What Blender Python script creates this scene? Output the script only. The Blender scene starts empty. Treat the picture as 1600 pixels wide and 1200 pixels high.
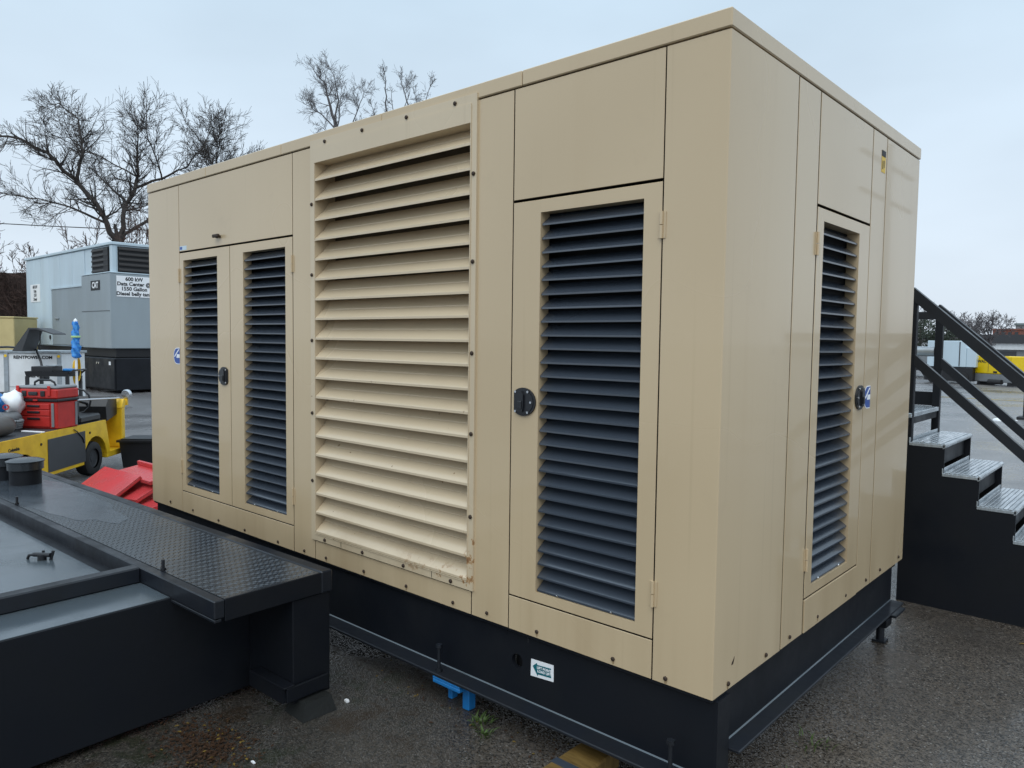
import bpy, bmesh, math, random
from mathutils import Vector, Matrix
R = math.radians
scene = bpy.context.scene
COL = scene.collection

# ------------------------------------------------------------------ camera
cam_d = bpy.data.cameras.new('camera'); cam = bpy.data.objects.new('camera', cam_d); COL.objects.link(cam)
cam_d.sensor_width = 36; cam_d.lens = 26.33; cam_d.clip_start = 0.05; cam_d.clip_end = 2000
_r = Vector((0.74435571, 0.66766847, 0.01238504)); _u = Vector((-0.04905705, 0.03617646, 0.99814061)); _f = Vector((-0.66597896, 0.74357923, -0.059682))
cam.matrix_world = Matrix(((_r.x, _u.x, -_f.x, 1.13775), (_r.y, _u.y, -_f.y, -2.3123), (_r.z, _u.z, -_f.z, 1.67087), (0, 0, 0, 1)))
scene.camera = cam

# ------------------------------------------------------------------ world: thin blue sky under an even cloud layer
world = bpy.data.worlds.new('World'); scene.world = world; world.use_nodes = True
SUN_EL, SUN_AZ = R(52), R(148)          # azimuth measured clockwise from +Y
wn = world.node_tree; wn.nodes.clear()
def wnode(t, **k):
    n = wn.nodes.new(t)
    for a, b in k.items(): setattr(n, a, b)
    return n
wout = wnode('ShaderNodeOutputWorld'); wbg = wnode('ShaderNodeBackground'); wbg.inputs['Strength'].default_value = 0.1
sky = wnode('ShaderNodeTexSky', sky_type='NISHITA', sun_disc=False, sun_elevation=SUN_EL, sun_rotation=SUN_AZ, air_density=1.0, dust_density=3.0, ozone_density=1.0)
tc = wnode('ShaderNodeTexCoord'); sep = wnode('ShaderNodeSeparateXYZ'); wn.links.new(tc.outputs['Generated'], sep.inputs[0])
pw = wnode('ShaderNodeMath', operation='POWER'); mx = wnode('ShaderNodeMath', operation='MAXIMUM'); mx.inputs[1].default_value = 0.0
wn.links.new(sep.outputs['Z'], mx.inputs[0]); wn.links.new(mx.outputs[0], pw.inputs[0]); pw.inputs[1].default_value = 2.0
ma = wnode('ShaderNodeMath', operation='MULTIPLY_ADD'); wn.links.new(pw.outputs[0], ma.inputs[0]); ma.inputs[1].default_value = 1.15; ma.inputs[2].default_value = 1.0
nz = wnode('ShaderNodeTexNoise'); nz.inputs['Scale'].default_value = 2.1; nz.inputs['Detail'].default_value = 4.0; nz.inputs['Roughness'].default_value = 0.5
mp = wnode('ShaderNodeMapping'); mp.inputs['Scale'].default_value = (1, 1, 2.6); wn.links.new(tc.outputs['Generated'], mp.inputs['Vector']); wn.links.new(mp.outputs[0], nz.inputs['Vector'])
mr = wnode('ShaderNodeMapRange'); wn.links.new(nz.outputs['Fac'], mr.inputs['Value']); mr.inputs['From Min'].default_value = 0.25; mr.inputs['From Max'].default_value = 0.75; mr.inputs['To Min'].default_value = 0.88; mr.inputs['To Max'].default_value = 1.08
mu = wnode('ShaderNodeMath', operation='MULTIPLY'); wn.links.new(ma.outputs[0], mu.inputs[0]); wn.links.new(mr.outputs[0], mu.inputs[1])
rp = wnode('ShaderNodeValToRGB'); wn.links.new(mx.outputs[0], rp.inputs[0])
rp.color_ramp.elements[0].position = 0.0; rp.color_ramp.elements[0].color = (0.92, 1.03, 1.155, 1)
rp.color_ramp.elements[1].position = 0.4; rp.color_ramp.elements[1].color = (0.645, 0.805, 0.945, 1)
sc = wnode('ShaderNodeVectorMath', operation='SCALE'); wn.links.new(rp.outputs[0], sc.inputs[0]); wn.links.new(mu.outputs[0], sc.inputs['Scale'])
sc2 = wnode('ShaderNodeVectorMath', operation='SCALE'); wn.links.new(sc.outputs[0], sc2.inputs[0]); sc2.inputs['Scale'].default_value = 9.2
mix = wnode('ShaderNodeMix', data_type='RGBA'); mix.inputs['Factor'].default_value = 0.90
wn.links.new(sky.outputs[0], mix.inputs[6]); wn.links.new(sc2.outputs[0], mix.inputs[7])
wn.links.new(mix.outputs[2], wbg.inputs['Color']); wn.links.new(wbg.outputs[0], wout.inputs[0])

sun_d = bpy.data.lights.new('sun', 'SUN'); sun = bpy.data.objects.new('sun', sun_d); COL.objects.link(sun)
sun_d.energy = 1.1; sun_d.angle = R(50); sun_d.color = (1.0, 0.97, 0.92)
sd = Vector((math.sin(SUN_AZ) * math.cos(SUN_EL), math.cos(SUN_AZ) * math.cos(SUN_EL), math.sin(SUN_EL)))
sun.rotation_euler = (-sd).to_track_quat('-Z', 'Y').to_euler()

scene.view_settings.view_transform = 'Standard'; scene.view_settings.look = 'None'; scene.view_settings.exposure = 0.0; scene.view_settings.gamma = 1.0
scene.view_settings.use_curve_mapping = False

# ------------------------------------------------------------------ materials
def mat(name, col, rough=0.5, metal=0.0, spec=0.5, coat=0.0, coat_rough=0.1, var=0.0, vscale=4.0, vstretch=(1, 1, 1), bump=0.0, bscale=60.0, rvar=0.0, tint=None, spots=None):
    """principled material with a little large-scale variation, optional bump; coordinates are world metres"""
    m = bpy.data.materials.new(name); m.use_nodes = True; nt = m.node_tree; b = nt.nodes['Principled BSDF']
    b.inputs['Roughness'].default_value = rough; b.inputs['Metallic'].default_value = metal; b.inputs['Specular IOR Level'].default_value = spec
    b.inputs['Coat Weight'].default_value = coat; b.inputs['Coat Roughness'].default_value = coat_rough
    b.inputs['Base Color'].default_value = (*col, 1)
    m.diffuse_color = (*col, 1)
    if var or rvar or bump:
        g = nt.nodes.new('ShaderNodeNewGeometry'); mp = nt.nodes.new('ShaderNodeMapping'); mp.inputs['Scale'].default_value = vstretch
        nt.links.new(g.outputs['Position'], mp.inputs['Vector'])
        n = nt.nodes.new('ShaderNodeTexNoise'); n.inputs['Scale'].default_value = vscale; n.inputs['Detail'].default_value = 3; n.inputs['Roughness'].default_value = 0.6
        nt.links.new(mp.outputs[0], n.inputs['Vector'])
        if var:
            t = tint or (0.55, 0.5, 0.42)
            cr = nt.nodes.new('ShaderNodeMix'); cr.data_type = 'RGBA'
            cr.inputs[6].default_value = (*[min(1, c * (1 + var * 0.35)) for c in col], 1)
            cr.inputs[7].default_value = (*[c * (1 - var) + c * var * tt for c, tt in zip(col, t)], 1)
            r = nt.nodes.new('ShaderNodeMapRange'); r.interpolation_type = 'SMOOTHSTEP'; r.inputs['From Min'].default_value = 0.25; r.inputs['From Max'].default_value = 0.85
            nt.links.new(n.outputs['Fac'], r.inputs['Value']); nt.links.new(r.outputs[0], cr.inputs[0]); nt.links.new(cr.outputs[2], b.inputs['Base Color'])
        if rvar:
            r2 = nt.nodes.new('ShaderNodeMapRange'); r2.interpolation_type = 'SMOOTHSTEP'; r2.inputs['From Min'].default_value = 0.25; r2.inputs['From Max'].default_value = 0.75
            r2.inputs['To Min'].default_value = max(0.03, rough - rvar); r2.inputs['To Max'].default_value = min(1, rough + rvar)
            nt.links.new(n.outputs['Fac'], r2.inputs['Value']); nt.links.new(r2.outputs[0], b.inputs['Roughness'])
        if bump:
            n2 = nt.nodes.new('ShaderNodeTexNoise'); n2.inputs['Scale'].default_value = bscale; n2.inputs['Detail'].default_value = 3
            nt.links.new(g.outputs['Position'], n2.inputs['Vector'])
            bp = nt.nodes.new('ShaderNodeBump'); bp.inputs['Strength'].default_value = bump; bp.inputs['Distance'].default_value = 0.004
            nt.links.new(n2.outputs['Fac'], bp.inputs['Height']); nt.links.new(bp.outputs[0], b.inputs['Normal'])
    return m

class NT:
    """tiny helper for hand-built node materials"""
    def __init__(s, name):
        s.m = bpy.data.materials.new(name); s.m.use_nodes = True; s.t = s.m.node_tree; s.b = s.t.nodes['Principled BSDF']
        s.pos = s.t.nodes.new('ShaderNodeNewGeometry').outputs['Position']
    def link(s, a, b): s.t.links.new(a, b)
    def mapping(s, scale=(1, 1, 1), loc=(0, 0, 0)):
        n = s.t.nodes.new('ShaderNodeMapping'); n.inputs['Scale'].default_value = scale; n.inputs['Location'].default_value = loc; s.link(s.pos, n.inputs['Vector']); return n.outputs[0]
    def noise(s, scale, detail=4, rough=0.55, vec=None):
        n = s.t.nodes.new('ShaderNodeTexNoise'); n.inputs['Scale'].default_value = scale; n.inputs['Detail'].default_value = detail; n.inputs['Roughness'].default_value = rough
        s.link(vec or s.pos, n.inputs['Vector']); return n.outputs['Fac']
    def voro(s, scale, vec=None, feature='F1'):
        n = s.t.nodes.new('ShaderNodeTexVoronoi'); n.feature = feature; n.inputs['Scale'].default_value = scale; s.link(vec or s.pos, n.inputs['Vector']); return n
    def rng(s, v, a, b, c=0.0, d=1.0):
        n = s.t.nodes.new('ShaderNodeMapRange'); n.interpolation_type = 'SMOOTHSTEP'; n.inputs['From Min'].default_value = a; n.inputs['From Max'].default_value = b; n.inputs['To Min'].default_value = c; n.inputs['To Max'].default_value = d
        s.link(v, n.inputs['Value']); return n.outputs[0]
    def math(s, op, a, b=None, c=None):
        n = s.t.nodes.new('ShaderNodeMath'); n.operation = op
        for i, v in enumerate((a, b, c)):
            if v is None: continue
            if isinstance(v, (int, float)): n.inputs[i].default_value = v
            else: s.link(v, n.inputs[i])
        return n.outputs[0]
    def mixc(s, f, a, b):
        n = s.t.nodes.new('ShaderNodeMix'); n.data_type = 'RGBA'
        for i, v in ((0, f), (6, a), (7, b)):
            if isinstance(v, tuple): n.inputs[i].default_value = (*v, 1)
            elif isinstance(v, (int, float)): n.inputs[i].default_value = v
            else: s.link(v, n.inputs[i])
        return n.outputs[2]
    def sep(s):
        n = s.t.nodes.new('ShaderNodeSeparateXYZ'); s.link(s.pos, n.inputs[0]); return n.outputs
    def bump(s, h, strength, dist=0.003):
        n = s.t.nodes.new('ShaderNodeBump'); n.inputs['Strength'].default_value = strength; n.inputs['Distance'].default_value = dist; s.link(h, n.inputs['Height']); s.link(n.outputs[0], s.b.inputs['Normal'])

def beige_paint(name, base, rust):
    k = NT(name); b = k.b
    X, Y, Z = k.sep()
    big = k.noise(0.9, 1.5)                                    # faint chalking and dirt
    run = k.noise(4.5, 4, 0.6, k.mapping((1, 1, 0.06)))    # vertical run-off streaks
    col = k.mixc(k.rng(big, 0.3, 0.75), tuple(c * 1.02 for c in base), tuple(c * f for c, f in zip(base, (0.93, 0.92, 0.905))))
    col = k.mixc(k.math('MULTIPLY', k.rng(run, 0.55, 0.85), 0.16), col, tuple(c * f for c, f in zip(base, (0.78, 0.7, 0.6))))
    drip = k.noise(26.0, 2, 0.5, k.mapping((1, 1, 0.018)))    # sparse thin drips
    col = k.mixc(k.math('MULTIPLY', k.rng(drip, 0.64, 0.76), 0.12), col, (0.33, 0.24, 0.13))
    smud = k.noise(3.1, 5, 0.65)
    col = k.mixc(k.math('MULTIPLY', k.rng(smud, 0.56, 0.80), 0.28), col, tuple(c * f for c, f in zip(base, (0.72, 0.70, 0.68))))
    # grime that has washed down on to the bottom strips
    low = k.rng(Z, 0.95, 0.47)
    col = k.mixc(k.math('MULTIPLY', k.math('MULTIPLY', low, k.rng(run, 0.36, 0.74)), 0.24), col, (0.30, 0.20, 0.095))
    if rust:   # rust eating along the foot of the louvre bank and a few chips on its blades
        fine = k.noise(16, 5, 0.7)
        foot = k.math('MULTIPLY', k.rng(Z, 0.66, 0.60), k.rng(Z, 0.555, 0.585))
        side = k.rng(X, -1.95, -1.25)
        r1 = k.math('MULTIPLY', foot, k.math('MULTIPLY', k.rng(fine, 0.55, 0.59), side))
        edge = k.math('MULTIPLY', k.math('MULTIPLY', k.rng(X, -1.205, -1.185), k.rng(Z, 0.90, 0.8)), k.rng(fine, 0.53, 0.58))
        chips = k.math('MULTIPLY', k.rng(k.noise(30, 1, 0.4), 0.775, 0.79), k.rng(Z, 1.7, 1.1))
        rustc = k.mixc(k.rng(fine, 0.5, 0.65), (0.46, 0.205, 0.035), (0.20, 0.075, 0.018))
        col = k.mixc(k.math('MULTIPLY', k.math('MAXIMUM', r1, edge), 0.8), col, rustc)
        col = k.mixc(k.math('MULTIPLY', chips, 0.8), col, (0.20, 0.10, 0.035))
    k.link(col, b.inputs['Base Color'])
    k.link(k.rng(big, 0.2, 0.8, 0.25, 0.33), b.inputs['Roughness'])
    b.inputs['Specular IOR Level'].default_value = 0.5
    b.inputs['Coat Weight'].default_value = 0.35; b.inputs['Coat Roughness'].default_value = 0.035
    return k.m
BEIGE = (0.580, 0.446, 0.278)
M_BEIGE = beige_paint('beige_enamel', BEIGE, False)
M_LOUVER = beige_paint('beige_louver_enamel', (0.615, 0.495, 0.335), True)
M_NAVY = mat('blue_black_louver_paint', (0.046, 0.057, 0.074), 0.21, spec=1.0)
M_SEAMSHADE = mat('seam_shade_edge', (0.035, 0.027, 0.018), 0.8)  # sheet side faces coloured dark to imitate shade inside the seams
M_RUSTRUN = mat('thin_rust_run', (0.36, 0.25, 0.135), 0.6)
M_BACKING = mat('brown_gap_shade', (0.085, 0.068, 0.046), 0.9, var=0.4, vscale=6)
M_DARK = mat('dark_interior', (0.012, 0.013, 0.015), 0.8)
M_BLACK = mat('black_gloss_steel', (0.0065, 0.0080, 0.0115), 0.50, spec=0.28, var=0.5, vscale=3.5, rvar=0.14, bump=0.10, bscale=25, tint=(0.9, 0.85, 0.75))
M_BLACKF = mat('black_worn_flange', (0.0115, 0.0140, 0.019), 0.42, spec=0.40, var=0.6, vscale=6, rvar=0.15, tint=(0.7, 0.6, 0.5))
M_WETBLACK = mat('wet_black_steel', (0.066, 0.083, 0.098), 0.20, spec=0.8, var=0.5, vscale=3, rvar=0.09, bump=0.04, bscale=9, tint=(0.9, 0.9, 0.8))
M_TREADPLATE = mat('wet_diamond_plate', (0.025, 0.030, 0.037), 0.29, spec=0.9, var=0.5, vscale=2.2, rvar=0.09, tint=(0.9, 0.9, 0.8))
M_LID = mat('wet_black_lid', (0.013, 0.016, 0.020), 0.22, spec=0.8, rvar=0.08, vscale=8)
M_FILM = mat('rain_film', (0.037, 0.047, 0.059), 0.20, spec=1.0, rvar=0.06, vscale=5)
M_SCREW = mat('rusty_screw', (0.05, 0.032, 0.022), 0.6, metal=0.4)
M_CHROME = mat('bright_steel', (0.65, 0.66, 0.68), 0.25, metal=1.0)
M_PLASTIC = mat('black_plastic', (0.014, 0.015, 0.018), 0.33)
M_WHITE = mat('white_paint', (0.74, 0.76, 0.77), 0.45, var=0.25, vscale=3)
M_SIGNW = mat('white_sign', (0.88, 0.89, 0.90), 0.4)
M_INK = mat('black_ink', (0.015, 0.015, 0.017), 0.6)
M_BLUE = mat('emblem_blue', (0.012, 0.07, 0.33), 0.35)
M_TEAL = mat('sign_teal', (0.005, 0.13, 0.16), 0.4)
M_YSTICK = mat('yellow_sticker', (0.75, 0.48, 0.03), 0.45)
M_GALV = mat('galvanised_steel', (0.36, 0.40, 0.43), 0.42, metal=0.55, var=0.4, vscale=9)
M_TRAILW = mat('pale_blue_grey_panel', (0.53, 0.635, 0.70), 0.42, var=0.25, vscale=1.1, vstretch=(1, 1, .25))
M_TRAILG = mat('grey_panel', (0.29, 0.335, 0.36), 0.42, var=0.25, vscale=1.1, vstretch=(1, 1, .25))
M_YELLOW = mat('cart_yellow', (0.80, 0.50, 0.018), 0.4, var=0.4, vscale=7, tint=(0.7, 0.55, 0.5))
M_YGEN = mat('machine_yellow', (0.80, 0.55, 0.0), 0.4, var=0.15, vscale=5)
M_RED = mat('tool_red', (0.50, 0.026, 0.020), 0.42, var=0.3, vscale=9)
M_REDP = mat('weathered_red_steel', (0.56, 0.058, 0.062), 0.26, var=0.5, vscale=7, rvar=0.1, tint=(0.6, 0.5, 0.5))
M_RUBBER = mat('rubber', (0.018, 0.018, 0.019), 0.75, var=0.4, vscale=15)
M_SLAT = mat('dark_brown_slat', (0.026, 0.023, 0.022), 0.6)
M_GREY = mat('mid_grey', (0.20, 0.21, 0.22), 0.5, var=0.2, vscale=8)
M_DKGREY = mat('dark_grey', (0.05, 0.053, 0.058), 0.5, var=0.2, vscale=8)
M_CYL = mat('dull_brown_grey_steel', (0.085, 0.078, 0.07), 0.45, var=0.4, vscale=6)
M_BRIGHTBLUE = mat('bright_blue_plastic', (0.012, 0.17, 0.46), 0.4, var=0.5, vscale=20)
M_BLUECLOTH = mat('umbrella_blue', (0.010, 0.12, 0.46), 0.6, var=1.0, vscale=22, tint=(9, 3.2, 1.5))
M_LIME = mat('umbrella_lime_band', (0.40, 0.60, 0.25), 0.6)
M_TIMBER = mat('wet_yellow_timber', (0.15, 0.092, 0.026), 0.5, var=0.8, vscale=11, vstretch=(1, 6, 1), tint=(0.5, 0.45, 0.4))
M_CONC = mat('wet_concrete', (0.012, 0.0135, 0.013), 0.6, var=0.5, vscale=6, bump=0.5, bscale=40)
M_TREAD = mat('worn_wet_step', (0.40, 0.44, 0.47), 0.22, metal=0.35, var=0.7, vscale=9, vstretch=(5, 0.6, 1), rvar=0.12, tint=(0.5, 0.5, 0.5))
M_BARK = mat('bark', (0.050, 0.042, 0.038), 0.9, var=0.4, vscale=3)
M_BARK2 = mat('far_bark', (0.115, 0.105, 0.108), 0.9)
M_BRUSH = mat('red_brown_brush', (0.075, 0.045, 0.036), 0.9, var=0.5, vscale=2)
M_EVERGREEN = mat('evergreen', (0.022, 0.032, 0.018), 0.8, var=0.5, vscale=2)
M_FENCE = mat('brown_boards', (0.040, 0.025, 0.020), 0.8, var=0.5, vscale=3)
M_WEED = mat('weed_green', (0.055, 0.095, 0.018), 0.6, var=0.5, vscale=40)
M_LEAF = mat('dead_leaf', (0.048, 0.022, 0.009), 0.55, var=0.7, vscale=30)
M_LEAFY = mat('yellow_leaf', (0.17, 0.11, 0.018), 0.55, var=0.6, vscale=30)
M_BRICK = mat('far_brick', (0.22, 0.075, 0.05), 0.8, var=0.4, vscale=1.5)
M_TEALB = mat('grey_teal_cladding', (0.16, 0.21, 0.215), 0.6, var=0.3, vscale=.8)
M_ROOF = mat('dark_roof', (0.045, 0.047, 0.052), 0.7)
M_GLASS = mat('dark_window', (0.03, 0.035, 0.04), 0.08)
M_PALEYEL = mat('pale_tan', (0.56, 0.45, 0.21), 0.5, var=0.2, vscale=2)
M_LINE = mat('worn_yellow_line', (0.42, 0.30, 0.06), 0.6, var=0.8, vscale=10)

def asphalt():
    k = NT('wet_asphalt'); b = k.b; X, Y, Z = k.sep()
    v = k.voro(115); sp = k.t.nodes.new('ShaderNodeSeparateColor'); k.link(v.outputs['Color'], sp.inputs[0])
    v2 = k.voro(165); sp2 = k.t.nodes.new('ShaderNodeSeparateColor'); k.link(v2.outputs['Color'], sp2.inputs[0])
    stone = k.mixc(sp.outputs[0], (0.017, 0.0140, 0.0112), (0.132, 0.108, 0.086))
    stone = k.mixc(k.rng(sp2.outputs[0], 0.78, 0.95, 0, 0.7), stone, (0.155, 0.132, 0.110))
    stone = k.mixc(k.rng(sp2.outputs[2], 0.978, 0.99, 0, .8), stone, (0.28, 0.26, 0.235))
    tone = k.noise(0.55, 5, 0.6)
    stone = k.mixc(k.math('MULTIPLY', k.rng(tone, 0.46, 0.68), 0.55), stone, (0.034, 0.029, 0.025))
    # darker, mossy, silty ground between the machines
    dark_zone = k.math('MULTIPLY', k.rng(X, -0.3, -1.6), k.rng(Y, 1.6, 0.2))
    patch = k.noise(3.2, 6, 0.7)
    stone = k.mixc(k.math('MULTIPLY', dark_zone, 0.55), stone, (0.019, 0.021, 0.019))
    stone = k.mixc(k.math('MULTIPLY', k.math('MULTIPLY', dark_zone, k.rng(patch, 0.52, 0.60)), 0.75), stone, (0.034, 0.022, 0.012))
    stone = k.mixc(k.math('MULTIPLY', k.math('MULTIPLY', dark_zone, k.rng(patch, 0.46, 0.38)), 0.55), stone, (0.018, 0.024, 0.009))
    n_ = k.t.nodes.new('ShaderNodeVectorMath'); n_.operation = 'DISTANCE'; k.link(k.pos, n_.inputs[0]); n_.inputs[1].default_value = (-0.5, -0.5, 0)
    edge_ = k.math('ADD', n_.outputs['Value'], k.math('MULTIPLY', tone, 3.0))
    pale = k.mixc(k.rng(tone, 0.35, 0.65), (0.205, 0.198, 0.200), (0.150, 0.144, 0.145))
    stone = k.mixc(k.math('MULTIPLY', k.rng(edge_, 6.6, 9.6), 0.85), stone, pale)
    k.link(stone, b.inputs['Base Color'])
    fine = k.math('ADD', k.rng(v.outputs['Distance'], 0.0, 0.6, 1.0, 0.0), k.math('MULTIPLY', sp.outputs[2], 0.7))
    wet = k.noise(0.42, 5, 0.6, k.mapping((1, 1, 1), (3.1, 7.7, 0)))
    k.link(k.rng(wet, 0.40, 0.62, 0.36, 0.11), b.inputs['Roughness'])
    b.inputs['Specular IOR Level'].default_value = 0.7
    n = k.t.nodes.new('ShaderNodeBump'); n.inputs['Distance'].default_value = 0.004; k.link(fine, n.inputs['Height']); k.link(k.rng(wet, 0.44, 0.68, 0.8, 0.12), n.inputs['Strength']); k.link(n.outputs[0], b.inputs['Normal'])
    return k.m
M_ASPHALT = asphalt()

# ------------------------------------------------------------------ mesh helpers
class MB:
    """collects shapes, then links them as ONE mesh object"""
    def __init__(s): s.v = []; s.f = []; s.mi = []; s.m = 0
    def add(s, vs, fs):
        o = len(s.v); s.v += [tuple(p) for p in vs]; s.f += [tuple(i + o for i in f) for f in fs]; s.mi += [s.m] * len(fs); return s
    def box(s, x0, x1, y0, y1, z0, z1, c=0.0):
        x0, x1 = min(x0, x1), max(x0, x1); y0, y1 = min(y0, y1), max(y0, y1); z0, z1 = min(z0, z1), max(z0, z1)
        if c <= 0:
            return s.add([(x0, y0, z0), (x1, y0, z0), (x1, y1, z0), (x0, y1, z0), (x0, y0, z1), (x1, y0, z1), (x1, y1, z1), (x0, y1, z1)],
                         [(0, 3, 2, 1), (4, 5, 6, 7), (0, 1, 5, 4), (1, 2, 6, 5), (2, 3, 7, 6), (3, 0, 4, 7)])
        c = min(c, (x1 - x0) * .45, (y1 - y0) * .45, (z1 - z0) * .45)
        vs = []; idx = {}
        for a, X in ((0, x0), (1, x1)):
            for b_, Y in ((0, y0), (1, y1)):
                for d, Z in ((0, z0), (1, z1)):
                    sx, sy, sz = (1 - 2 * a) * c, (1 - 2 * b_) * c, (1 - 2 * d) * c
                    for ax, P in (('x', (X, Y + sy, Z + sz)), ('y', (X + sx, Y, Z + sz)), ('z', (X + sx, Y + sy, Z))):
                        idx[(a, b_, d, ax)] = len(vs); vs.append(P)
        I = idx; fs = []
        for a in (0, 1): fs.append((I[a, 0, 0, 'x'], I[a, 1, 0, 'x'], I[a, 1, 1, 'x'], I[a, 0, 1, 'x']))
        for a in (0, 1): fs.append((I[0, a, 0, 'y'], I[1, a, 0, 'y'], I[1, a, 1, 'y'], I[0, a, 1, 'y']))
        for a in (0, 1): fs.append((I[0, 0, a, 'z'], I[1, 0, a, 'z'], I[1, 1, a, 'z'], I[0, 1, a, 'z']))
        for p in (0, 1):
            for q in (0, 1):
                fs.append((I[p, q, 0, 'x'], I[p, q, 0, 'y'], I[p, q, 1, 'y'], I[p, q, 1, 'x']))
                fs.append((I[p, 0, q, 'x'], I[p, 0, q, 'z'], I[p, 1, q, 'z'], I[p, 1, q, 'x']))
                fs.append((I[0, p, q, 'y'], I[0, p, q, 'z'], I[1, p, q, 'z'], I[1, p, q, 'y']))
        for a in (0, 1):
            for b_ in (0, 1):
                for d in (0, 1): fs.append((I[a, b_, d, 'x'], I[a, b_, d, 'y'], I[a, b_, d, 'z']))
        return s.add(vs, fs)
    def prism(s, prof, axis, a0, a1):
        """2-D profile extruded along x, y or z; the profile runs over the other two axes in xyz order"""
        def P(p, a): return (a, p[0], p[1]) if axis == 'x' else (p[0], a, p[1]) if axis == 'y' else (p[0], p[1], a)
        n = len(prof); vs = [P(p, a0) for p in prof] + [P(p, a1) for p in prof]
        fs = [tuple(range(n)), tuple(range(2 * n - 1, n - 1, -1))] + [(i, i + n, (i + 1) % n + n, (i + 1) % n) for i in range(n)]
        return s.add(vs, fs)
    def cyl(s, p0, p1, r0, r1=None, n=12):
        p0, p1 = Vector(p0), Vector(p1); r1 = r0 if r1 is None else r1; d = (p1 - p0).normalized()
        a = d.orthogonal().normalized(); b = d.cross(a); vs = []
        for p, r in ((p0, r0), (p1, r1)):
            for i in range(n): t = 2 * math.pi * i / n; vs.append(p + (a * math.cos(t) + b * math.sin(t)) * r)
        return s.add(vs, [tuple(range(n - 1, -1, -1)), tuple(range(n, 2 * n))] + [(i, (i + 1) % n, (i + 1) % n + n, i + n) for i in range(n)])
    def tube(s, pts, rad, n=8):
        pts = [Vector(p) for p in pts]; rad = rad if isinstance(rad, (list, tuple)) else [rad] * len(pts); vs = []; ref = None
        for i, p in enumerate(pts):
            d = (pts[min(i + 1, len(pts) - 1)] - pts[max(i - 1, 0)]).normalized()
            a = d.orthogonal().normalized() if ref is None else (ref - d * ref.dot(d)).normalized(); ref = a; b = d.cross(a)
            for k in range(n): t = 2 * math.pi * k / n; vs.append(p + (a * math.cos(t) + b * math.sin(t)) * rad[i])
        m = len(pts); fs = [tuple(range(n - 1, -1, -1)), tuple(range((m - 1) * n, m * n))]
        for i in range(m - 1):
            for k in range(n): fs.append((i * n + k, i * n + (k + 1) % n, (i + 1) * n + (k + 1) % n, (i + 1) * n + k))
        return s.add(vs, fs)
    def lathe(s, prof, c, axis='z', n=24, caps=True):
        """profile of (radius, height) turned about an axis through c"""
        vs = []; fs = []; m = len(prof)
        for r, h in prof:
            for k in range(n):
                t = 2 * math.pi * k / n; x, y = r * math.cos(t), r * math.sin(t)
                q = (x, y, h) if axis == 'z' else (h, x, y) if axis == 'x' else (x, h, y)
                vs.append((c[0] + q[0], c[1] + q[1], c[2] + q[2]))
        for i in range(m - 1):
            for k in range(n): fs.append((i * n + k, i * n + (k + 1) % n, (i + 1) * n + (k + 1) % n, (i + 1) * n + k))
        if caps: fs.append(tuple(range(n))); fs.append(tuple(range((m - 1) * n, m * n)))
        return s.add(vs, fs)
    def mesh(s, name, mats, smooth=None):
        me = bpy.data.meshes.new(name); me.from_pydata(s.v, [], s.f); me.update()
        for m in (mats if isinstance(mats, (list, tuple)) else [mats]): me.materials.append(m)
        me.polygons.foreach_set('material_index', s.mi)
        bm = bmesh.new(); bm.from_mesh(me); bmesh.ops.recalc_face_normals(bm, faces=bm.faces); bm.to_mesh(me); bm.free()
        if smooth: me.shade_smooth(); me.set_sharp_from_angle(angle=R(smooth))
        return me
    def build(s, name, mats, parent=None, smooth=None, loc=None):
        return link(name, s.mesh(name, mats, smooth), parent, loc)

def link(name, me, parent=None, loc=None, rot=None):
    o = bpy.data.objects.new(name, me); COL.objects.link(o); o.parent = parent
    if loc: o.location = loc
    if rot: o.rotation_euler = rot
    return o
def tag(o, label=None, cat=None, group=None, kind=None):
    for k, v in (('label', label), ('category', cat), ('group', group), ('kind', kind)):
        if v: o[k] = v
    return o
def thing(name, label, cat, loc=(0, 0, 0), rz=0, group=None):
    o = bpy.data.objects.new(name, None); COL.objects.link(o); o.location = loc; o.rotation_euler = (0, 0, R(rz)); o.empty_display_size = 0.2
    return tag(o, label, cat, group)
def text(name, body, size, m, parent, loc, rot, align='CENTER', depth=0.0008, sx=1.0):
    c = bpy.data.curves.new(name, 'FONT'); c.body = body; c.size = size; c.align_x = align; c.align_y = 'CENTER'; c.extrude = depth; c.resolution_u = 3; c.space_line = 0.95; c.offset = size * 0.032
    t = bpy.data.objects.new(name, c); COL.objects.link(t); dg = bpy.context.evaluated_depsgraph_get(); dg.update()
    me = bpy.data.meshes.new_from_object(t.evaluated_get(dg)); me.name = name
    bpy.data.objects.remove(t); bpy.data.curves.remove(c); me.materials.clear(); me.materials.append(m)
    o = link(name, me, parent, loc, rot); o.scale = (sx, 1, 1); return o
FACE_FRONT = (R(90), 0, 0)             # lettering on a wall that faces -Y
FACE_RIGHT = (R(90), 0, R(90))         # lettering on a wall that faces +X
rnd = random.Random(7)
XF = Vector((-0.7071, 0.7071, 0))

# ------------------------------------------------------------------ setting
gm = MB().add([(-400, -400, 0), (400, -400, 0), (400, 400, 0), (-400, 400, 0)], [(0, 1, 2, 3)])
tag(gm.build('ground', M_ASPHALT), kind='structure')

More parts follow.
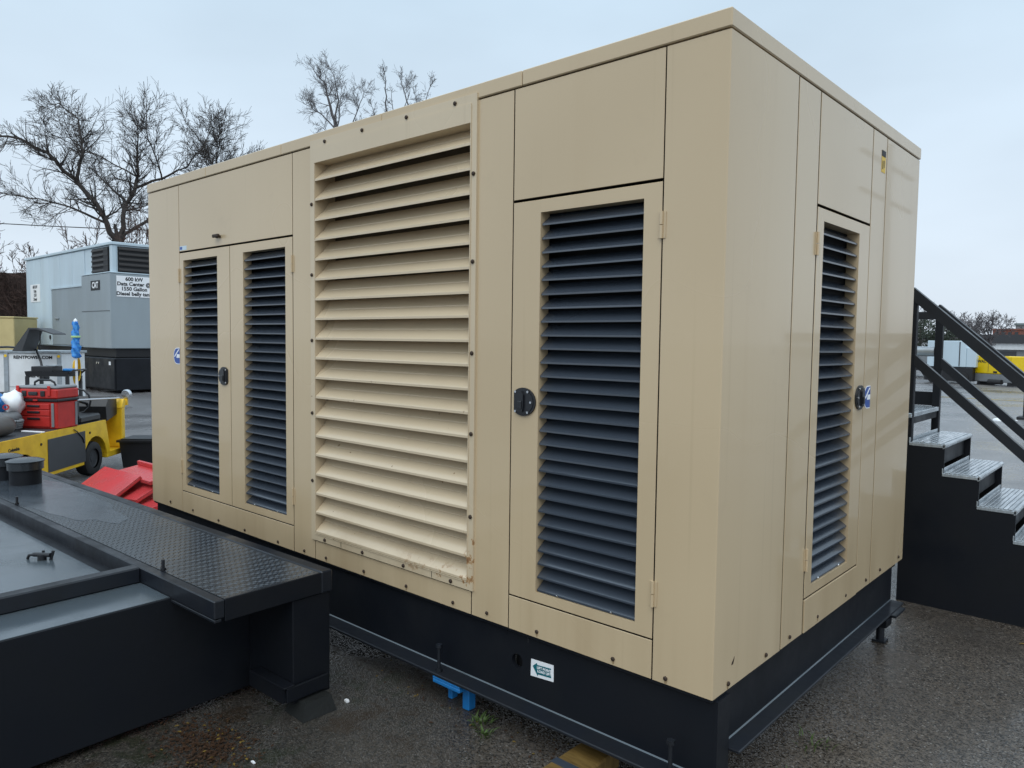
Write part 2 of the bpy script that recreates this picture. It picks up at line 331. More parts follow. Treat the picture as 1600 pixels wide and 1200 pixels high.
# ------------------------------------------------------------------ the beige generator enclosure
gen = thing('generator_enclosure', 'large beige generator enclosure with louvered doors on a black steel skid', 'generator')
FX0, FX1, W = -4.482, 0.0, 2.313
ZB, ZT, ZC = 0.45, 2.682, 2.75
D = 0.045                                # sheet depth of the panels
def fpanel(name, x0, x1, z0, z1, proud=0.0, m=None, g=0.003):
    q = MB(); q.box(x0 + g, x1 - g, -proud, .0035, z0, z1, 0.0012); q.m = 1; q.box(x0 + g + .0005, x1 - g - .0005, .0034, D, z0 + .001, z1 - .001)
    return q.build(name, [m or M_BEIGE, M_SEAMSHADE], gen)
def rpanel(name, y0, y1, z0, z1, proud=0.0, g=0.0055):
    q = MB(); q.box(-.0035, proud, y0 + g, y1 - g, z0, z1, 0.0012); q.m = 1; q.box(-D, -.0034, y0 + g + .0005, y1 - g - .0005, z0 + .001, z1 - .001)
    return q.build(name, [M_BEIGE, M_SEAMSHADE], gen)

# dark core behind the sheets
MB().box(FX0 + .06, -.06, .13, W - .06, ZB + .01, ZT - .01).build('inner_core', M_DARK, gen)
# bent corner sheet that wraps both visible faces
xc, yc, cr = -0.238 + .003, 0.575 - .0055, 0.004
prof = [(xc, 0.0)] + [(-cr + cr * math.sin(a), cr - cr * math.cos(a)) for a in [R(t) for t in range(0, 91, 15)]] + [(0.0, yc), (-.007, yc), (-.007, .007), (xc, .007)]
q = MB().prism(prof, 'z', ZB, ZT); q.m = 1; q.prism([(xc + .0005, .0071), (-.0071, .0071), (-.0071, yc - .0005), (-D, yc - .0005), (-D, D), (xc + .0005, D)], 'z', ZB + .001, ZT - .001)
corner = q.build('corner_panel', [M_BEIGE, M_SEAMSHADE], gen, smooth=30)
end_panel = fpanel('end_panel', FX0, -3.990, ZB, ZT)
upper_l = fpanel('upper_panel', -3.990, -2.585, 2.237, ZT)
post_l = fpanel('post_panel', -2.585, -2.372, ZB, ZT)
post_r = fpanel('post_panel', -1.160, -0.938, ZB, ZT)
upper_r = fpanel('upper_panel', -0.938, -0.238, 2.237, ZT)
sill_l = fpanel('sill_panel', -3.990, -2.585, ZB, 0.592, 0.001)
sill_c = fpanel('sill_panel', -2.372, -1.160, ZB, 0.552)
sill_r = fpanel('sill_panel', -0.938, -0.238, ZB, 0.592, 0.001)
r_strip = rpanel('post_panel', 0.575, 0.806, ZB, ZT)
upper_e = rpanel('upper_panel', 0.806, 1.490, 2.237, ZT)
sill_e = rpanel('sill_panel', 0.806, 1.490, ZB, 0.592, 0.004)
r_post = rpanel('post_panel', 1.490, 1.712, ZB, ZT)
r_end = rpanel('end_panel', 1.712, W, ZB, ZT)
# back and left sheets, out of sight but real
MB().box(FX0, FX0 + D, D + .004, W - D - .004, ZB, ZT).build('side_panel', M_BEIGE, gen)
MB().box(FX0, -.05, W - D, W, ZB, ZT).build('back_panel', M_BEIGE, gen)
# roof sheets with a folded lip
xs = [0.005, -0.896, -1.795, -2.692, -3.590, FX0 - .004]
for a, b in zip(xs, xs[1:]):
    MB().box(b + .0015, a - .0015, -.005, W + .005, ZT + .006, ZC, .004).build('roof_sheet', M_BEIGE, gen)

# dark fixed blades of the doors: sloping down and outwards, with a folded lip
BP = 0.0548
def blade_mesh(name, w, m, prof):
    return MB().prism(prof, 'x', -w / 2, w / 2).mesh(name, m)
bprof = [(0.006, 0.0), (0.006, 0.007), (0.066, 0.050), (0.068, 0.048), (0.0085, 0.0055), (0.0085, 0.0)]
BL_F = blade_mesh('blade', 0.470, M_NAVY, bprof)
screw_me = MB().lathe([(0.0085, 0.0), (0.0085, -0.003), (0.0055, -0.006), (0.002, -0.0065)], (0, 0, 0), 'y', 8).mesh('screw', M_SCREW)
wq = random.Random(3)
def weep_mesh(k):
    w = .004 + .0015 * k; h = .009 + .004 * k
    return MB().prism([(-w * .6, .0), (w * .6, .0), (w * .8, -h * .5), (w * .15, -h), (-w * .3, -h * .9), (-w * .8, -h * .4)], 'y', -.0005, 0).mesh('rust_run', M_RUSTRUN)
WEEP = [weep_mesh(k) for k in range(3)]
def screws(parent, pts, face='f'):
    for a, z in pts:
        if z < .6 and wq.random() < .55:
            o = link('rust_run', WEEP[wq.randrange(3)], parent)
            if face == 'f': o.location = (a, -.0013, z - .004)
            else: o.location = (.0013 + (.004 if parent is sill_e else 0), a, z - .004); o.rotation_euler = (0, 0, R(90))
    for a, z in pts:
        if face == 'f': link('screw', screw_me, parent, (a, -.0015, z))
        else: link('screw', screw_me, parent, (.0015, a, z), (0, 0, R(90)))
def hinge(parent, face, a, z):
    h = MB()
    h.cyl((0, -.007, -.047), (0, -.007, -.0015), .0065, n=10); h.cyl((0, -.007, .0015), (0, -.007, .047), .0065, n=10)
    h.box(-.016, .016, -.003, -.0005, -.046, .046)
    return h.build('hinge', M_BEIGE, parent, 40, (a, 0, z)) if face == 'f' else rot90(h.build('hinge', M_BEIGE, parent, 40, (0, a, z)))
def rot90(o): o.rotation_euler = (0, 0, R(90)); return o
def latch_mesh(flip=False):
    h = MB(); s = -1 if flip else 1
    pts = []
    for t in range(0, 360, 12):
        x, z = .066 * math.cos(R(t)), .058 * math.sin(R(t)); pts.append((max(-.048, x) * s, z))
    h.m = 0; h.prism(pts, 'y', -.008, 0.0)
    ring = [(x * .86, z * .86) for x, z in pts]; h.prism(ring, 'y', -.011, -.008)
    h.prism([(-.022 * s, -.040), (.006 * s, -.040), (.010 * s, -.02), (.010 * s, .03), (.0, .044), (-.016 * s, .044), (-.024 * s, .03)], 'y', -.019, -.011)
    h.box(-.016 * s, .004 * s, -.024, -.019, -.030, .004, .003)
    h.m = 1
    for x, z in ((-.036, .040), (-.036, -.040), (.030, .042), (.030, -.042), (.046, .0)):
        h.cyl((x * s, -.011, z), (x * s, -.0145, z), .0052, n=8)
    return h.mesh('latch_handle', [M_PLASTIC, M_CHROME], 35)
LATCH, LATCH_F = latch_mesh(), latch_mesh(True)

def door(face, a0, a1, o0, o1, hinge_at, latch_at, latch_me, zs=(2.075, 0.765)):
    """one louvered door: frame sheet with an opening, 28 blades, hinges and a latch"""
    z0, z1, w0, w1 = 0.598, 2.226, 0.640, 2.175
    g = .003 if face == 'f' else .005; a0 += g; a1 -= g; m = MB(); t = 0.055
    ring = [(a0, o0, z0, z1), (o1, a1, z0, z1), (o0, o1, z0, w0), (o0, o1, w1, z1)]
    # outer sheet as a ring with a real opening and returns
    O = [(a0, z0), (a1, z0), (a1, z1), (a0, z1)]; I = [(o0, w0), (o1, w0), (o1, w1), (o0, w1)]; c = .002
    Oc = [(a0 + c, z0 + c), (a1 - c, z0 + c), (a1 - c, z1 - c), (a0 + c, z1 - c)]
    def P(q, d): return (q[0], d, q[1]) if face == 'f' else (-d, q[0], q[1])
    vs = [P(q, -.001) for q in Oc] + [P(q, -.001) for q in I] + [P(q, t) for q in I] + [P(q, t) for q in O] + [P(q, c - .001) for q in O]
    fs = []
    for i in range(4):
        j = (i + 1) % 4
        fs += [(i, j, 4 + j, 4 + i), (4 + i, 4 + j, 8 + j, 8 + i), (8 + i, 8 + j, 12 + j, 12 + i), (i, 16 + i, 16 + j, j), (16 + i, 12 + i, 12 + j, 16 + j)]
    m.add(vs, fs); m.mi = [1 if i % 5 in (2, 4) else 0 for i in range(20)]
    d = m.build('door', [M_BEIGE, M_SEAMSHADE], gen)
    # backing sheet keeps the inside of the door dark
    for k in range(28):
        z = w0 + .003 + BP * k
        tw = (rnd.gauss(0, .035), rnd.gauss(0, .0022)); z += rnd.gauss(0, .0006)
        if face == 'f': link('blade', BL_F, d, ((o0 + o1) / 2, 0, z), (tw[0], tw[1], 0))
        else:
            q = link('blade', BL_F, d, (0, (o0 + o1) / 2, z), (tw[0], tw[1], R(90))); q.scale = ((o1 - o0 - .004) / .470, 1, 1)
    for z in zs: hinge(d, face, hinge_at, z)
    if latch_at is not None:
        if face == 'f': link('latch_handle', latch_me, d, (latch_at, -.001, 1.416))
        else: rot90(link('latch_handle', latch_me, d, (.001, latch_at, 1.416)))
    # two small rivets on the bottom blade
    for s_ in (-.13, .13):
        q = MB(); q.lathe([(.005, 0), (.004, -.003), (.001, -.004)], (0, 0, 0), 'y', 8)
        o = q.build('rivet', M_CHROME, d)
        if face == 'f': o.location = ((o0 + o1) / 2 + s_, .0045, w0 + .008)
        else: rot90(o).location = (-.0045, (o0 + o1) / 2 + s_, w0 + .008)
    return d
tag(door('f', -0.938, -0.238, -0.790, -0.314, -0.2395, -0.866, LATCH), 'single louvered door nearest the corner')
tag(door('f', -3.296, -2.585, -3.132, -2.660, -2.5865, None, None), 'right leaf of the double louvered door')
tag(door('f', -3.990, -3.296, -3.930, -3.457, -3.9885, -3.374, LATCH_F), 'left leaf of the double louvered door')
tag(door('r', 0.806, 1.490, 0.883, 1.340, 0.8075, 1.424, LATCH_F), 'narrow louvered door on the end wall')

# the big beige louvre bank with its screwed flange
LX0, LX1, LZ0, LZ1 = -2.394, -1.143, 0.560, 2.712
IX0, IX1, IZ0, IZ1 = -2.350, -1.178, 0.598, 2.592
lf = MB(); lf.m = 0
def framering(m, o, i, d0, d1, c=.002):
    (a0, b0, a1, b1), (e0, f0, e1, f1) = o, i
    O = [(a0, b0), (a1, b0), (a1, b1), (a0, b1)]; I = [(e0, f0), (e1, f0), (e1, f1), (e0, f1)]
    vs = [(x, d0, z) for x, z in O] + [(x, d0, z) for x, z in I] + [(x, d1, z) for x, z in I] + [(x, d1, z) for x, z in O]
    fs = []
    for k in range(4):
        j = (k + 1) % 4; fs += [(k, j, 4 + j, 4 + k), (4 + k, 4 + j, 8 + j, 8 + k), (8 + k, 8 + j, 12 + j, 12 + k), (12 + k, 12 + j, j, k)]
    m.add(vs, fs)
framering(lf, (LX0, LZ0, LX1, LZ1), (IX0 - .0042, IZ0 - .0042, IX1 + .0042, IZ1 + .0802), -.010, .012)
framering(lf, (IX0 - .004, IZ0 - .004, IX1 + .004, IZ1 + .080), (IX0, IZ0, IX1, IZ1), -.0135, .118)   # box return round the blades, deeper head
louver = lf.build('louver_frame', M_LOUVER, gen); louver['label'] = 'tall bank of wide beige louver blades in a screwed frame'
LP = (2.498 - 0.602) / 18
lprof = [(-.012, -.002), (-.012, .009), (-.0085, .0125), (.036, .0535), (.0395, .0530), (.0395, .0570), (.077, .107), (.0795, .1055), (.042, .0555), (.042, .0505), (.038, .0505), (-.006, .0105), (-.0095, .0075), (-.0095, -.002)]
LBL = blade_mesh('blade', IX1 - IX0 - .004, M_LOUVER, lprof)
for k in range(19):
    link('blade', LBL, louver, ((IX0 + IX1) / 2, 0, 0.604 + LP * k + rnd.gauss(0, .0008)), (rnd.gauss(0, .012), rnd.gauss(0, .0008), 0))
MB().box(IX0 - .003, IX1 + .003, .119, .124, IZ0, IZ1).build('gap_shade_sheet', M_BACKING, louver)  # added sheet, its brown painted to imitate dim light in the louvre gaps
def fscrews(pts):
    for x, z in pts: link('screw', screw_me, louver, (x, -.011, z)).scale = (1.15, 1.15, 1.15)
fscrews([(-2.258, 2.690), (-1.938, 2.692), (-1.601, 2.692), (-1.276, 2.691)] + [(-1.159, z) for z in (2.375, 2.002, 1.608, 1.256, .89)] + [(-2.380, z) for z in (2.378, 2.003, 1.651, 1.257, .886)] + [(x, .576) for x in (-2.266, -1.934, -1.611, -1.281)])
# cut joints in the bottom flange
for x in (-2.12, -1.41):
    MB().box(x - .0015, x + .0015, -.0108, -.0098, .563, .593).build('joint_line', M_DARK, louver)
screws(sill_c, [(x, .476) for x in (-2.268, -1.934, -1.601, -1.275)])
screws(post_r, [(-1.062, .482)]); screws(sill_r, [(-.779, .477), (-.405, .475)]); screws(corner, [(-.181, .471)])
screws(sill_l, [(-3.832, .483), (-3.472, .475), (-3.137, .472), (-2.753, .472)]); screws(end_panel, [(-4.178, .488)]); screws(post_l, [(-2.478, .474)])
screws(corner, [(.114, .472), (.433, .476)], 'r'); screws(r_strip, [(.664, .478)], 'r'); screws(sill_e, [(.970, .480), (1.334, .483)], 'r')
screws(r_post, [(1.639, .485)], 'r'); screws(r_end, [(1.873, .485), (2.217, .481)], 'r')
# chipped spot near the corner
MB().prism([(.138, .530), (.152, .530), (.160, .545), (.161, .556), (.155, .548), (.142, .538)], 'x', -.001, .0008).build('paint_chip', M_SCREW, corner)
# grab knob on the upper panel
kb = MB(); kb.box(-.036, .036, -.030, -.012, .002, .022, .004); kb.cyl((-.018, -.012, .008), (-.018, 0, .008), .008); kb.cyl((.018, -.012, .008), (.018, 0, .008), .008)
kb.build('rain_bracket', M_SCREW, upper_l, loc=(-3.431, 0, 2.285))
# emblem stickers: a blue C with a white slash and a notch
def emblem(parent, face, a, z, s):
    B = [(s * .5 * math.cos(R(t)) * 1.0, s * .56 * math.sin(R(t))) for t in range(90, 271, 15)] + [(.46 * s, -.56 * s), (.46 * s, .56 * s)]
    m = MB(); m.m = 0; bord = [(x * 1.1 - .006 * s, y * 1.1) for x, y in B]; bord[-1] = (.46 * s, .62 * s); bord[-2] = (.46 * s, -.62 * s)
    m.prism(bord, 'y', -.0006, 0)
    m.m = 1; m.prism(B, 'y', -.0012, -.0006)
    m.m = 0; m.prism([(-.48 * s, -.06 * s), (.26 * s, .50 * s), (.44 * s, .50 * s), (-.30 * s, -.06 * s)], 'y', -.0018, -.0012)
    m.prism([(-.06 * s, -.14 * s), (.46 * s, -.14 * s), (.46 * s, .13 * s), (.02 * s, .13 * s)], 'y', -.0018, -.0012)
    o = m.build('emblem', [M_SIGNW, M_BLUE], parent)
    if face == 'f': o.location = (a, -.0008, z)
    else: rot90(o).location = (.0008, a, z)
emblem(end_panel, 'f', -4.045, 1.527, .092)
emblem(r_post, 'r', 1.548, 1.411, .090)
st = MB(); st.m = 0; st.box(-.052, .052, -.0006, 0, -.014, .014); st.m = 1; st.box(-.046, -.012, -.0012, -.0006, -.009, .009)
st.build('maker_sticker', [M_TRAILW, M_BLUE], upper_l, loc=(-3.932, 0, 2.258))
ws = MB(); ws.m = 0; ws.box(-.03, .03, -.0006, 0, -.055, .02); ws.m = 1; ws.box(-.03, .03, -.0012, -.0006, .022, .05); ws.box(-.018, -.006, -.0012, -.0006, -.04, .0); ws.box(.006, .014, -.0012, -.0006, -.03, .004)
rot90(ws.build('warning_sticker', [M_YSTICK, M_INK], r_post, loc=(.0006, 1.655, 2.560)))

# black skid under the enclosure
def skid_part(name, m, mm=None, smooth=None): return m.build(name, mm or M_BLACK, gen, smooth)
hx, hz, hr = -.911, .306, .030
web = MB(); web.box(FX0 + .01, hx - .06, .030, .048, .150, .436); web.box(hx + .06, -.006, .030, .048, .150, .436)
n = 32; sq = []
for i in range(n):
    t = 2 * math.pi * i / n; c_, s_ = math.cos(t), math.sin(t); kx = .06 / max(abs(c_), 1e-6); kz = (.436 - hz if s_ > 0 else hz - .150) / max(abs(s_), 1e-6); q = min(kx, kz); sq.append((hx + c_ * q, hz + s_ * q))
ci = [(hx + hr * math.cos(2 * math.pi * i / n), hz + hr * math.sin(2 * math.pi * i / n)) for i in range(n)]
vs = [(x, .030, z) for x, z in sq] + [(x, .030, z) for x, z in ci] + [(x, .048, z) for x, z in ci]
web.add(vs, [(i, (i + 1) % n, (i + 1) % n + n, i + n) for i in range(n)] + [(i + n, (i + 1) % n + n, (i + 1) % n + 2 * n, i + 2 * n) for i in range(n)])
web = skid_part('skid_beam', web)
MB().box(hx - .05, hx + .05, .085, .09, hz - .05, hz + .05).build('hole_backing', M_DARK, web)
flange = skid_part('beam_flange', MB().box(FX0 + .01, .018, -.062, .125, .136, .150, .003), M_BLACKF)
skid_part('beam_flange', MB().box(FX0 + .01, -.004, .006, .125, .436, .449, .002), M_BLACK)
MB().prism([(.0298, .1505), (.0255, .1505), (.0298, .1548)], 'x', FX0 + .02, -.02).build('weld_bead', M_WETBLACK, web)
skid_part('end_plate', MB().box(-.006, .008, .028, .120, .150, .436))
endb = skid_part('end_beam', MB().box(-.040, -.022, .122, W - .122, .238, .436))
skid_part('beam_flange', MB().box(-.10, .046, .124, W - .120, .226, .238, .003), M_BLACKF)
MB().prism([(-.0218, .2385), (-.0175, .2385), (-.0218, .2428)], 'y', .13, W - .13).build('weld_bead', M_WETBLACK, endb)
skid_part('beam_flange', MB().box(-.10, -.006, .126, W - .126, .436, .449))
skid_part('skid_beam', MB().box(FX0 + .01, -.076, W - .048, W - .030, .150, .436))
skid_part('beam_flange', MB().box(FX0 + .01, .012, W - .125, W + .062, .136, .150, .003), M_BLACKF)
skid_part('end_plate', MB().box(-.075, -.061, W - .120, W - .028, .150, .436))
skid_part('end_beam', MB().box(FX0 + .02, FX0 + .04, .122, W - .122, .238, .436))
skid_part('floor_pan', MB().box(FX0 + .05, -.11, .13, W - .13, .400, .434), M_DARK)
for x in (-1.330, -0.135):
    b = MB(); b.cyl((x, -.034, .080), (x, -.034, .262), .0085, n=10); b.cyl((x, -.034, .262), (x, -.034, .276), .0155, n=6); b.cyl((x, -.034, .1505), (x, -.034, .164), .016, n=6)
    skid_part('jacking_bolt', b, M_BLACKF, 40)
sg = MB(); sg.m = 0; sg.add([(-.831, .0275, .339), (-.712, .0275, .346), (-.711, .0275, .277), (-.833, .0275, .267), (-.831, .0297, .339), (-.712, .0297, .346), (-.711, .0297, .277), (-.833, .0297, .267)], [(0, 1, 2, 3), (4, 7, 6, 5), (0, 4, 5, 1), (1, 5, 6, 2), (2, 6, 7, 3), (3, 7, 4, 0)])
sg.m = 1; sg.prism([(-.822, .312), (-.800, .330), (-.797, .323), (-.724, .329), (-.727, .309), (-.722, .290), (-.792, .284), (-.794, .276)], 'y', .0265, .0275)
sign = sg.build('lift_point_sign', [M_SIGNW, M_TEAL], gen)
text('sign_lettering', 'LIFT POINT\nLOAD LIFT', .0150, M_SIGNW, sign, (-.760, .0262, .307), (R(90), R(-3.4), 0), sx=1.0, depth=.0002)

# supports under the skid
fr = thing('plastic_pallet_foot', 'bright blue plastic pallet foot under the front skid flange', 'pallet', (-1.30, 0, 0))
m = MB(); m.box(-.045, .13, -.060, .10, .104, .124, .004); m.box(-.045, .13, -.060, -.050, .1245, .134, .002); m.build('deck', M_BRIGHTBLUE, fr)
MB().box(.084, .126, .004, .05, 0, .0995, .004).build('block', M_BRIGHTBLUE, fr); MB().box(-.038, -.010, .03, .07, 0, .0995, .004).build('block', M_BRIGHTBLUE, fr)
tm = thing('timber_block', 'wet yellow timber with a dark blue stripe under the near skid corner', 'timber', (-.50, 0, 0), 0, 'timber blocks under the skid')
MB().box(-.075, .07, -.34, .10, 0.0, .075, .006).build('beam', M_TIMBER, tm); MB().box(-.0755, .0705, -.155, -.115, .02, .0757).build('paint_stripe', M_NAVY, tm)
foot = thing('support_foot', 'small dark steel foot under the far end of the skid', 'foot', (-.06, 2.16, 0))
MB().cyl((0, 0, .012), (0, 0, .135), .022).build('stem', M_BLACKF, foot, 40); MB().box(-.035, .035, -.035, .035, 0, .012, .002).build('base_plate', M_BLACKF, foot); MB().box(-.05, .045, -.05, .05, .095, .1355, .003).build('bracket', M_BLACK, foot)
for i, (x, y) in enumerate(((-3.2, .04), (-3.2, 2.2), (-1.6, 2.2))):
    tag(MB().box(x - .1, x + .1, y - .1, y + .12, 0, .1355, .006).build('timber_block', M_TIMBER), ['dark timber block under the left part of the front skid flange', 'timber block under the rear beam, far left', 'timber block under the rear beam, middle'][i], 'timber', 'timber blocks under the skid')

# ------------------------------------------------------------------ black base tank in the foreground, local frame at its right end
tk = thing('fuel_tank', 'low black steel fuel tank with diamond plate walkway in the foreground', 'tank', (-1.69, -.36, 0), 1.6)
# local: x runs to the right (0 = walkway end), y away from camera (0 = far walkway edge)
TX, TZ, WZ = -.37, .547, .620
WY = -.565                                                         # near edge of the walkway
body = MB().box(-5.2, TX, -3.4, -.10, .03, TZ, .004).build('tank_body', M_BLACK, tk)
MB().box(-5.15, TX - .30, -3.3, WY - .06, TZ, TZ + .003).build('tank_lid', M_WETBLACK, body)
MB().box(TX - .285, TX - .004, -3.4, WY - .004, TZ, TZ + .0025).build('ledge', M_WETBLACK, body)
rim = MB(); rim.box(TX - .352, TX - .286, -3.4, WY - .002, TZ + .001, WZ, .006); rim.build('rim_channel', M_BLACKF, tk)
fr1 = MB(); fr1.box(-5.2, 0, WY, WY + .045, WZ - .078, WZ - .004, .004); fr1.box(-5.2, 0, WY - .000, WY + .03, WZ - .092, WZ - .080, .002); fr1.build('walkway_channel', M_BLACKF, tk)
MB().box(-.010, .0, WY + .046, -.060, WZ - .095, WZ - .003, .002).build('walkway_end', M_BLACK, tk)
MB().box(-5.2, .0, -.058, 0, WZ - .10, WZ, .005).build('walkway_channel', M_BLACKF, tk)
plate = MB().box(-5.2, -.012, WY + .048, -.060, WZ - .012, WZ - .005).build('tread_plate', M_TREADPLATE, tk)
# raised lozenges of the plate, too many to count
lz = MB(); sx_, sy_ = .0270, .0135
ny = int((.565 - .115) / sy_); nx = int(5.0 / sx_)
for j in range(ny):
    for i in range(nx):
        cx = -.03 - i * sx_ - (sx_ / 2 if j % 2 else 0); cy = WY + .055 + j * sy_
        a = R(45) if (i + j) % 2 else R(-45); ca, sa = math.cos(a), math.sin(a); L, Wd, h = .0112, .0036, .0019
        q = [(-L, 0, 0), (0, -Wd, 0), (L, 0, 0), (0, Wd, 0), (-L * .35, 0, h), (L * .35, 0, h)]
        lz.add([(cx + x * ca - y * sa, cy + x * sa + y * ca, WZ - .0051 + z) for x, y, z in q], [(0, 1, 4), (1, 5, 4), (1, 2, 5), (2, 3, 5), (3, 4, 5), (3, 0, 4)])
tag(lz.build('plate_lozenges', M_TREADPLATE, plate), kind='stuff')
fq = random.Random(12); ring_ = []
for k in range(120):
    a = 2 * math.pi * k / 120; rr = 1 + .08 * math.sin(3 * a + 1) + .05 * math.sin(7 * a) + .03 * math.sin(13 * a + 2) + fq.uniform(-.012, .012); ring_.append((-2.62 + .95 * rr * math.cos(a), min(-.066, max(WY + .053, -.30 + .22 * rr * math.sin(a)))))
MB().prism(ring_, 'z', WZ - .0049, WZ - .0036).build('rain_film', M_FILM, plate)
# leg box, lower channel
MB().box(TX + .002, -.012, -.200, -.006, .06, WZ - .10, .003).build('leg_box', M_BLACK, tk)
lc = MB(); lc.box(TX + .10, -.004, -.258, -.244, .085, .150); lc.box(TX + .10, .010, -.260, -.205, .150, .158, .002); lc.box(-.004, .010, -.243, -.030, .085, .149, .002)
lc.build('lower_channel', M_BLACK, tk)
for px in (-.55, -2.50, -3.9):
    b = MB(); b.cyl((px, WY + .052, WZ - .006), (px, WY + .052, WZ + .045), .0075, n=10); b.cyl((px, WY + .052, WZ - .004), (px, WY + .052, WZ + .008), .013, n=6); b.build('lift_pin', M_PLASTIC, tk, 40)
for cx, cy in ((-3.20, -.255), (-3.50, -.30)):
    m = MB(); m.lathe([(.098, WZ - .006), (.098, WZ + .10), (.102, WZ + .10)], (cx, cy, 0), n=28); v = m.build('vent_cap', M_BLACK, tk, 40)
    m = MB(); m.lathe([(.100, WZ + .098), (.112, WZ + .100), (.113, WZ + .150), (.118, WZ + .152), (.119, WZ + .160), (.09, WZ + .172), (.045, WZ + .179), (.001, WZ + .181)], (cx, cy, 0), n=28); m.build('lid', M_LID, v, 40)
ft = MB(); ft.cyl((-1.36, -.74, TZ), (-1.36, -.74, TZ + .03), .020, n=12); ft.cyl((-1.395, -.765, TZ + .028), (-1.325, -.715, TZ + .028), .011, n=10); ft.cyl((-1.335, -.71, TZ), (-1.325, -.70, TZ + .048), .008, n=8); ft.cyl((-1.385, -.73, TZ), (-1.385, -.725, TZ + .042), .007, n=8); ft.tube([(-1.39, -.762, TZ + .028), (-1.415, -.78, TZ + .024), (-1.42, -.785, TZ + .005)], .007)
ft.build('pipe_fitting', M_PLASTIC, tk, 40)
MB().tube([(-2.2, -1.1, TZ + .02), (-1.6, -.97, TZ + .022), (-1.52, -.955, TZ + .02)], .016).build('lid_bar', M_BLACKF, tk, 40)
cb = MB(); cb.add([(x, y, 0) for x, y in ((-.075, -.085), (.08, -.09), (.085, .08), (-.07, .08))] + [(x, y, .072) for x, y in ((-.06, -.065), (.062, -.065), (.062, .065), (-.06, .065))], [(0, 1, 2, 3), (4, 5, 6, 7), (0, 1, 5, 4), (1, 2, 6, 5), (2, 3, 7, 6), (3, 0, 4, 7)])
tag(cb.build('concrete_block', M_CONC, None, None, (-1.70, -.47, .001)), 'dark tapered concrete block under the end of the black tank walkway', 'block')

# ------------------------------------------------------------------ black steel staircase beyond the right end
sr = thing('staircase', 'black steel staircase with open handrails behind the right end of the generator', 'stairs', (-.14, 2.97, 0))
RUN, RISE, Z1, WD = .195, .178, 1.050, .78
prof = [(-.05, 0.0), (-.05, Z1 - .03)]
for i in range(6): prof += [(RUN * (i + 1) - .004, Z1 - .03 - RISE * i), (RUN * (i + 1) - .004, Z1 - .03 - RISE * (i + 1))]
prof[-1] = (RUN * 6, 0.0)
for y in (0.0, WD - .012): MB().prism(prof, 'y', y, y + .012).build('stringer', M_BLACK, sr)
for i in range(6):
    z = Z1 - RISE * i; x0 = RUN * i
    t = MB(); t.box(x0 - .012, x0 + RUN - .002, -.004, WD + .004, z - .028, z - .008, .002)
    for k in range(7):
        a = x0 + .004 + k * .0245; t.box(a, a + .0205, -.003, WD + .003, z - .010, z, .002)
    nose = [(x0 + RUN - .012 + .016 * math.cos(R(q)), z - .016 + .016 * math.sin(R(q))) for q in range(-60, 91, 15)]
    t.prism([(x0 + RUN - .014, z - .034)] + nose, 'y', -.004, WD + .004)
    t.box(x0 - .014, x0 - .006, -.003, WD + .003, z - .01, z + .022, .002)
    t.build('tread', M_TREAD, sr, 30)
    if i < 5: MB().box(x0 + RUN - .050, x0 + RUN - .040, .02, WD - .02, z - RISE + .03, z - .03).build('riser', M_BLACK, sr)
ld = MB(); ld.box(-1.3, -.006, -.004, WD + .004, Z1 + RISE - .03, Z1 + RISE, .003); ld.build('landing', M_TREAD, sr)
MB().box(-1.3, -.016, -.002, WD + .002, Z1 + RISE - .075, Z1 + RISE - .032).build('landing_frame', M_BLACK, sr)
MB().box(-1.3, -.03, WD - .012, WD, Z1 + RISE + .002, Z1 + RISE + .10).build('toe_board', M_BLACK, sr)
def bar(m, p0, p1, w, h):
    """square tube between two points lying in an XZ plane"""
    (x0, z0), (x1, z1) = p0, p1; L = math.hypot(x1 - x0, z1 - z0); nx_, nz_ = -(z1 - z0) / L * h, (x1 - x0) / L * h
    return [(x0, z0), (x1, z1), (x1 - nx_, z1 - nz_), (x0 - nx_, z0 - nz_)]
for y, da, db in ((0.012, 0, 0), (WD - .062, -.08, -.03)):
    MB().box(-.052, -.004, y, y + .05, 0 if y < .1 else Z1 - .2, 1.985 + da, .004).build('post', M_BLACK, sr)
    MB().prism(bar(None, (-.03, 2.035 + da), (1.10, 2.035 + da - 1.13 * .905), .05, .062), 'y', y - .004, y + .054).build('handrail', M_BLACKF, sr)
    MB().prism(bar(None, (-.006, 1.605 + db), (1.08, 1.605 + db - 1.086 * .905), .05, .055), 'y', y + .002, y + .048).build('mid_rail', M_BLACKF, sr)
    MB().box(1.06, 1.11, y, y + .05, 0, 1.02, .004).build('post', M_BLACK, sr)
y = WD - .062
MB().box(-1.3, -.053, y, y + .05, 1.85, 1.905, .004).build('guard_rail', M_BLACKF, sr); MB().cyl((-1.3, y + .025, 1.62), (-.053, y + .025, 1.62), .036, n=14).build('guard_rail', M_GALV, sr, 40)
for x in (-1.30, -.70): MB().box(x, x + .05, y + .052, y + .1, 0, 1.98, .004).build('post', M_BLACK, sr)
MB().box(-1.30, -1.25, .012, .06, 0, Z1 + RISE - .08, .004).build('post', M_BLACK, sr)
MB().box(-1.3, -.05, WD + .0, WD + .05, .55, .62).build('brace', M_BLACK, sr)

